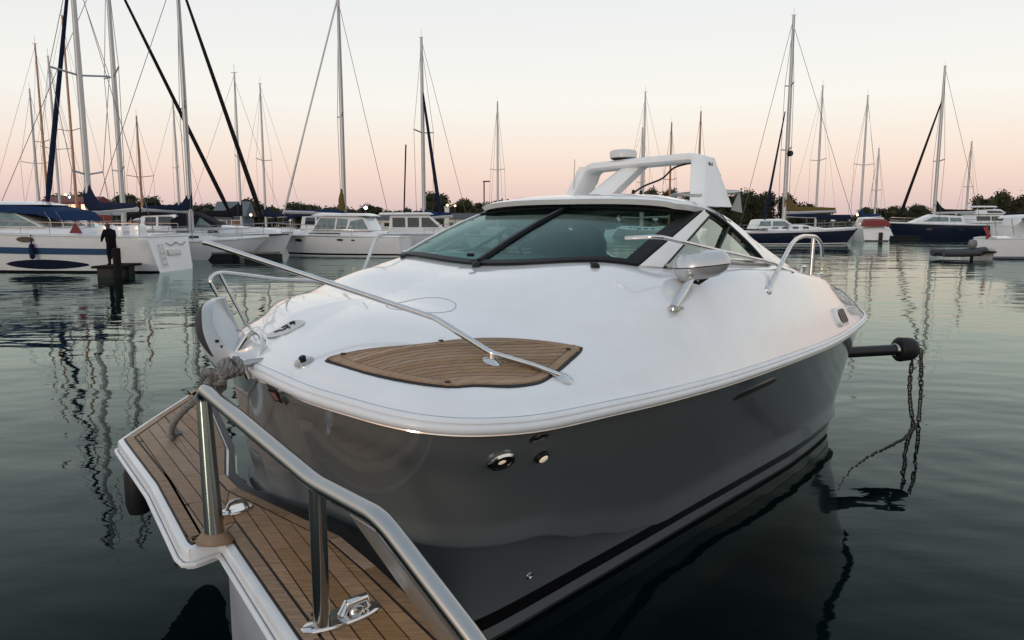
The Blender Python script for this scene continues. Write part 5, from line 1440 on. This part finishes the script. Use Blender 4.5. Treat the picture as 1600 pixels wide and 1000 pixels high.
t.links.new(ma_.outputs[0], cr.inputs[0]); t.links.new(cr.outputs[0], pb_.inputs['Base Color'])
BARK = mat('dark_bark', (.05, .038, .028), .9)
def leafcloud(mb, blobs, n, rnd, s0=.03, s1=.075):
    """leaf clumps through a set of ellipsoids (cx, cy, cz, rx, ry, rz), denser near their skins"""
    tot = sum(b[3]*b[5] for b in blobs)
    for b in blobs:
        rows = []
        for i in range(1, 6):
            th = math.pi*i/6; rows.append([(b[0]+b[3]*.74*math.sin(th)*math.cos(q)*(.85+.3*rnd.random()), b[1]+b[4]*.74*math.sin(th)*math.sin(q)*(.85+.3*rnd.random()), b[2]+b[5]*.74*math.cos(th)) for q in (2*math.pi*j/8 for j in range(8))])
        mb.loft(rows, closed=True, caps=True)
        for _ in range(int(n*b[3]*b[5]/tot)):
            v = Vector((rnd.gauss(0, 1), rnd.gauss(0, 1), rnd.gauss(0, 1))).normalized()*(rnd.random()**.35)*(1+.12*rnd.gauss(0, 1))
            c = Vector((b[0]+v.x*b[3], b[1]+v.y*b[4], b[2]+v.z*b[5]))
            a = Vector((rnd.gauss(0, 1), rnd.gauss(0, 1), rnd.gauss(0, 1))).normalized(); e = a.orthogonal().normalized(); f = a.cross(e)
            s = rnd.uniform(s0, s1)
            mb.add([c+e*s, c+f*s*.8, c-e*s*.9, c-f*s*.7], [(0, 1, 2, 3)])
CROWNS = []
for k in range(5):
    rnd = random.Random(40+k); bl = []
    for _ in range(9):
        an = rnd.uniform(0, 6.28); q = rnd.uniform(.1, .34); z = rnd.uniform(.34, .80)
        rr = rnd.uniform(.14, .24)*(1.1-abs(z-.5)*.6); bl.append((q*math.cos(an), q*math.sin(an), z, rr, rr, rr*.82))
    bl.append((0, 0, .55, .3, .3, .3))
    mb = MB(); leafcloud(mb, bl, 3600, rnd, .013, .032); CROWNS.append(mb.mesh('crown', LEAF, recalc=False))
mb = MB(); rnd = random.Random(9)
mb.tube([(0, 0, -.02), (.01, 0, .25), (-.01, .01, .5), (.0, 0, .75)], [.035, .026, .018, .006], 7)
for k in range(6):
    an = k*1.05+rnd.random(); z = .2+.07*k; mb.tube([(0, 0, z), (.14*math.cos(an), .14*math.sin(an), z+.14), (.26*math.cos(an), .26*math.sin(an), z+.22)], [.014, .009, .003], 5)
TRUNK = mb.mesh('trunk', BARK)
def tree(label, px, topy, wpx, d, k, g=None):
    h = bz(topy, d)-.7; w = wpx/1150*d
    o = thing('tree', label, 'tree', (bx(px, d), d, .7), rz=k*1.7, group=g)
    c = bpy.data.objects.new('crown', CROWNS[k % 5]); COL.objects.link(c); c.parent = o; c.scale = (w/.95, w/.95, h/.98)
    t_ = bpy.data.objects.new('trunk', TRUNK); COL.objects.link(t_); t_.parent = o; t_.scale = (h*.9, h*.9, h)
TREES = [('ragged olive tree behind the red restaurant', 96, 300, 74, 138), ('small dark tree just right of the restaurant', 128, 292, 54, 134), ('leafy tree left of the short dark orange mast', 205, 296, 62, 136), ('broad tree right of the short dark orange mast', 238, 301, 70, 140),
         ('low tree behind the navy boom cover', 282, 314, 60, 146), ('low bushy tree left of the grey boat house', 328, 315, 50, 144), ('feathery tree right of the steep dark jib', 398, 303, 60, 137), ('olive tree behind the black boom cover', 474, 312, 66, 141), ('small low tree by the ochre mast cover', 512, 324, 40, 150),
         ('bushy low tree left of the pale shore house', 588, 318, 52, 148), ('big round dark tree right of the mast with blue boom cover', 684, 296, 66, 139), ('round medium tree between the big round tree and the lamp post', 728, 304, 48, 141),
         ('wide low tree under the flat headed street lamp', 763, 309, 56, 150), ('low tree left of the radar arch', 872, 320, 40, 165), ('tree seen through the left half of the radar arch', 1006, 292, 46, 150), ('tree seen through the middle of the radar arch', 1040, 290, 50, 152), ('tree beside the port end of the radar arch', 1066, 297, 44, 150),
         ('low round tree above the red boat cover', 1362, 320, 56, 160), ('low dark tree left of the black boom cover', 1402, 316, 50, 158), ('low dark tree behind the black raked stay', 1436, 318, 50, 160)]
for k, a in enumerate(TREES): tree(a[0], a[1], a[2], a[3], a[4], k)
def wood(label, pts, d, n, seed, name='far_wood', sz=(.10, .30)):
    rnd = random.Random(seed); bl = []
    for (pa, ya), (pb, yb) in zip(pts, pts[1:]):
        m_ = max(1, int((pb-pa)/11))
        for i in range(m_):
            px = lerp(pa, pb, (i+rnd.random()*.8)/m_); h = bz(lerp(ya, yb, i/m_), d)-.5; h *= rnd.uniform(.86, 1.02); r = rnd.uniform(1.2, 2.2)
            dd = d+rnd.uniform(-4, 5)
            bl.append((bx(px, d), dd, .5+h*.72, r, r, h*.28)); bl.append((bx(px, d)+rnd.uniform(-1, 1), dd-.5, .5+h*.35, r*1.15, r, h*.4))
    mb = MB(); leafcloud(mb, bl, n, rnd, *sz)
    tag(mb.build(name, LEAF, recalc=False), label, kind='stuff')
wood('dense dark wood on the far shore right of the radar arch', [(1105, 312), (1130, 298), (1160, 294), (1200, 298), (1235, 306), (1262, 315), (1290, 330)], 150, 30000, 1)
wood('dark wood on the far shore at the right edge', [(1508, 322), (1520, 304), (1545, 298), (1570, 300), (1590, 306), (1640, 310)], 150, 20000, 2)
wood('row of dark conifers on the far shore left of the yacht roof', [(740, 316), (770, 309), (800, 307), (835, 309), (860, 316), (890, 322), (960, 322)], 168, 9000, 3)
wood('low scrub along the far shore', [(-900, 322), (-500, 328), (-60, 322), (100, 316), (200, 318), (300, 317), (400, 320), (500, 319), (600, 324), (740, 322)], 152, 24000, 4, 'shore_scrub')
wood('low scrub along the far right shore', [(1270, 334), (1400, 330), (1640, 328), (2000, 318), (2500, 326)], 172, 16000, 5, 'shore_scrub')
wood('low scrub along the middle of the far shore', [(740, 328), (1000, 322), (1120, 322)], 175, 8000, 6, 'shore_scrub')
# ------------------------------------------------------------------ the person in black on the dock finger
pr = thing('person', 'person in a black jacket and dark trousers leaning towards the long white cruiser', 'person', (bx(177, 31.0), 31.0, .45), R(-38))
SKIN = mat('skin', (.42, .24, .17), .6); HAIR = mat('brown_hair', (.06, .03, .015), .8); JACK = mat('black_jacket', (.008, .008, .010), .9, spec=.05, noise_amt=.3)
def skinfig():
    J = dict(pel=(0, 0, .92), sp=(-.05, 0, 1.15), ch=(-.13, 0, 1.36), nk=(-.19, 0, 1.50), hd=(-.24, 0, 1.60), ht=(-.27, 0, 1.72),
             hl=(0, .10, .88), kl=(-.02, .12, .48), al=(.03, .13, .08), tl=(-.13, .14, .03), hr=(0, -.10, .88), kr=(-.06, -.11, .48), ar=(.02, -.12, .08), tr=(-.14, -.13, .03),
             shl=(-.13, .19, 1.40), el=(-.22, .25, 1.14), wl=(-.36, .22, .96), fl=(-.42, .21, .90), shr=(-.13, -.19, 1.40), er=(-.24, -.24, 1.15), wr=(-.42, -.20, 1.02), fr=(-.48, -.19, .97))
    rad = dict(pel=.15, sp=.15, ch=.165, nk=.062, hd=.095, ht=.07, hl=.10, kl=.068, al=.05, tl=.042, hr=.10, kr=.068, ar=.05, tr=.042, shl=.075, el=.055, wl=.038, fl=.036, shr=.075, er=.055, wr=.038, fr=.036)
    E_ = [('pel', 'sp'), ('sp', 'ch'), ('ch', 'nk'), ('nk', 'hd'), ('hd', 'ht'), ('pel', 'hl'), ('hl', 'kl'), ('kl', 'al'), ('al', 'tl'), ('pel', 'hr'), ('hr', 'kr'), ('kr', 'ar'), ('ar', 'tr'),
          ('ch', 'shl'), ('shl', 'el'), ('el', 'wl'), ('wl', 'fl'), ('ch', 'shr'), ('shr', 'er'), ('er', 'wr'), ('wr', 'fr')]
    ks = list(J); me = bpy.data.meshes.new('body'); me.from_pydata([J[k] for k in ks], [(ks.index(a), ks.index(b)) for a, b in E_], [])
    o = bpy.data.objects.new('body', me); COL.objects.link(o)
    sm = o.modifiers.new('skin', 'SKIN')
    for i, k in enumerate(ks):
        sv = me.skin_vertices[0].data[i]; f_ = 1.28 if k in ('sp', 'ch', 'pel', 'shl', 'shr', 'el', 'er') else 1.15 if k not in ('hd', 'ht', 'nk') else 1.0
        sv.radius = (rad[k]*f_, rad[k]*f_); sv.use_root = (k == 'pel')
    o.modifiers.new('sub', 'SUBSURF').levels = 2; o.modifiers['sub'].render_levels = 2
    dg = bpy.context.evaluated_depsgraph_get(); ev = o.evaluated_get(dg); nm = bpy.data.meshes.new_from_object(ev)
    bpy.data.objects.remove(o)
    nm.name = 'body'; nm.materials.clear()
    for m in (JACK, SKIN, HAIR, mat('dark_trousers', (.008, .008, .010), .9, spec=.05)): nm.materials.append(m)
    for p in nm.polygons:
        c = p.center
        if c.z > 1.52: p.material_index = 2 if (c.x > -.25 or c.z > 1.69) else 1
        elif c.z < .90 and abs(c.y) < .19 and c.x > -.3: p.material_index = 3
        elif c.x < -.40: p.material_index = 1
    nm.shade_smooth()
    b = bpy.data.objects.new('body', nm); COL.objects.link(b); b.parent = pr
skinfig()
mb = MB(); mb.lathe([(.108, 0), (.112, .03), (.095, .08), (.05, .11), (0, .115)], (-.245, 0, 1.635), 12); mb.build('hair', HAIR, pr)
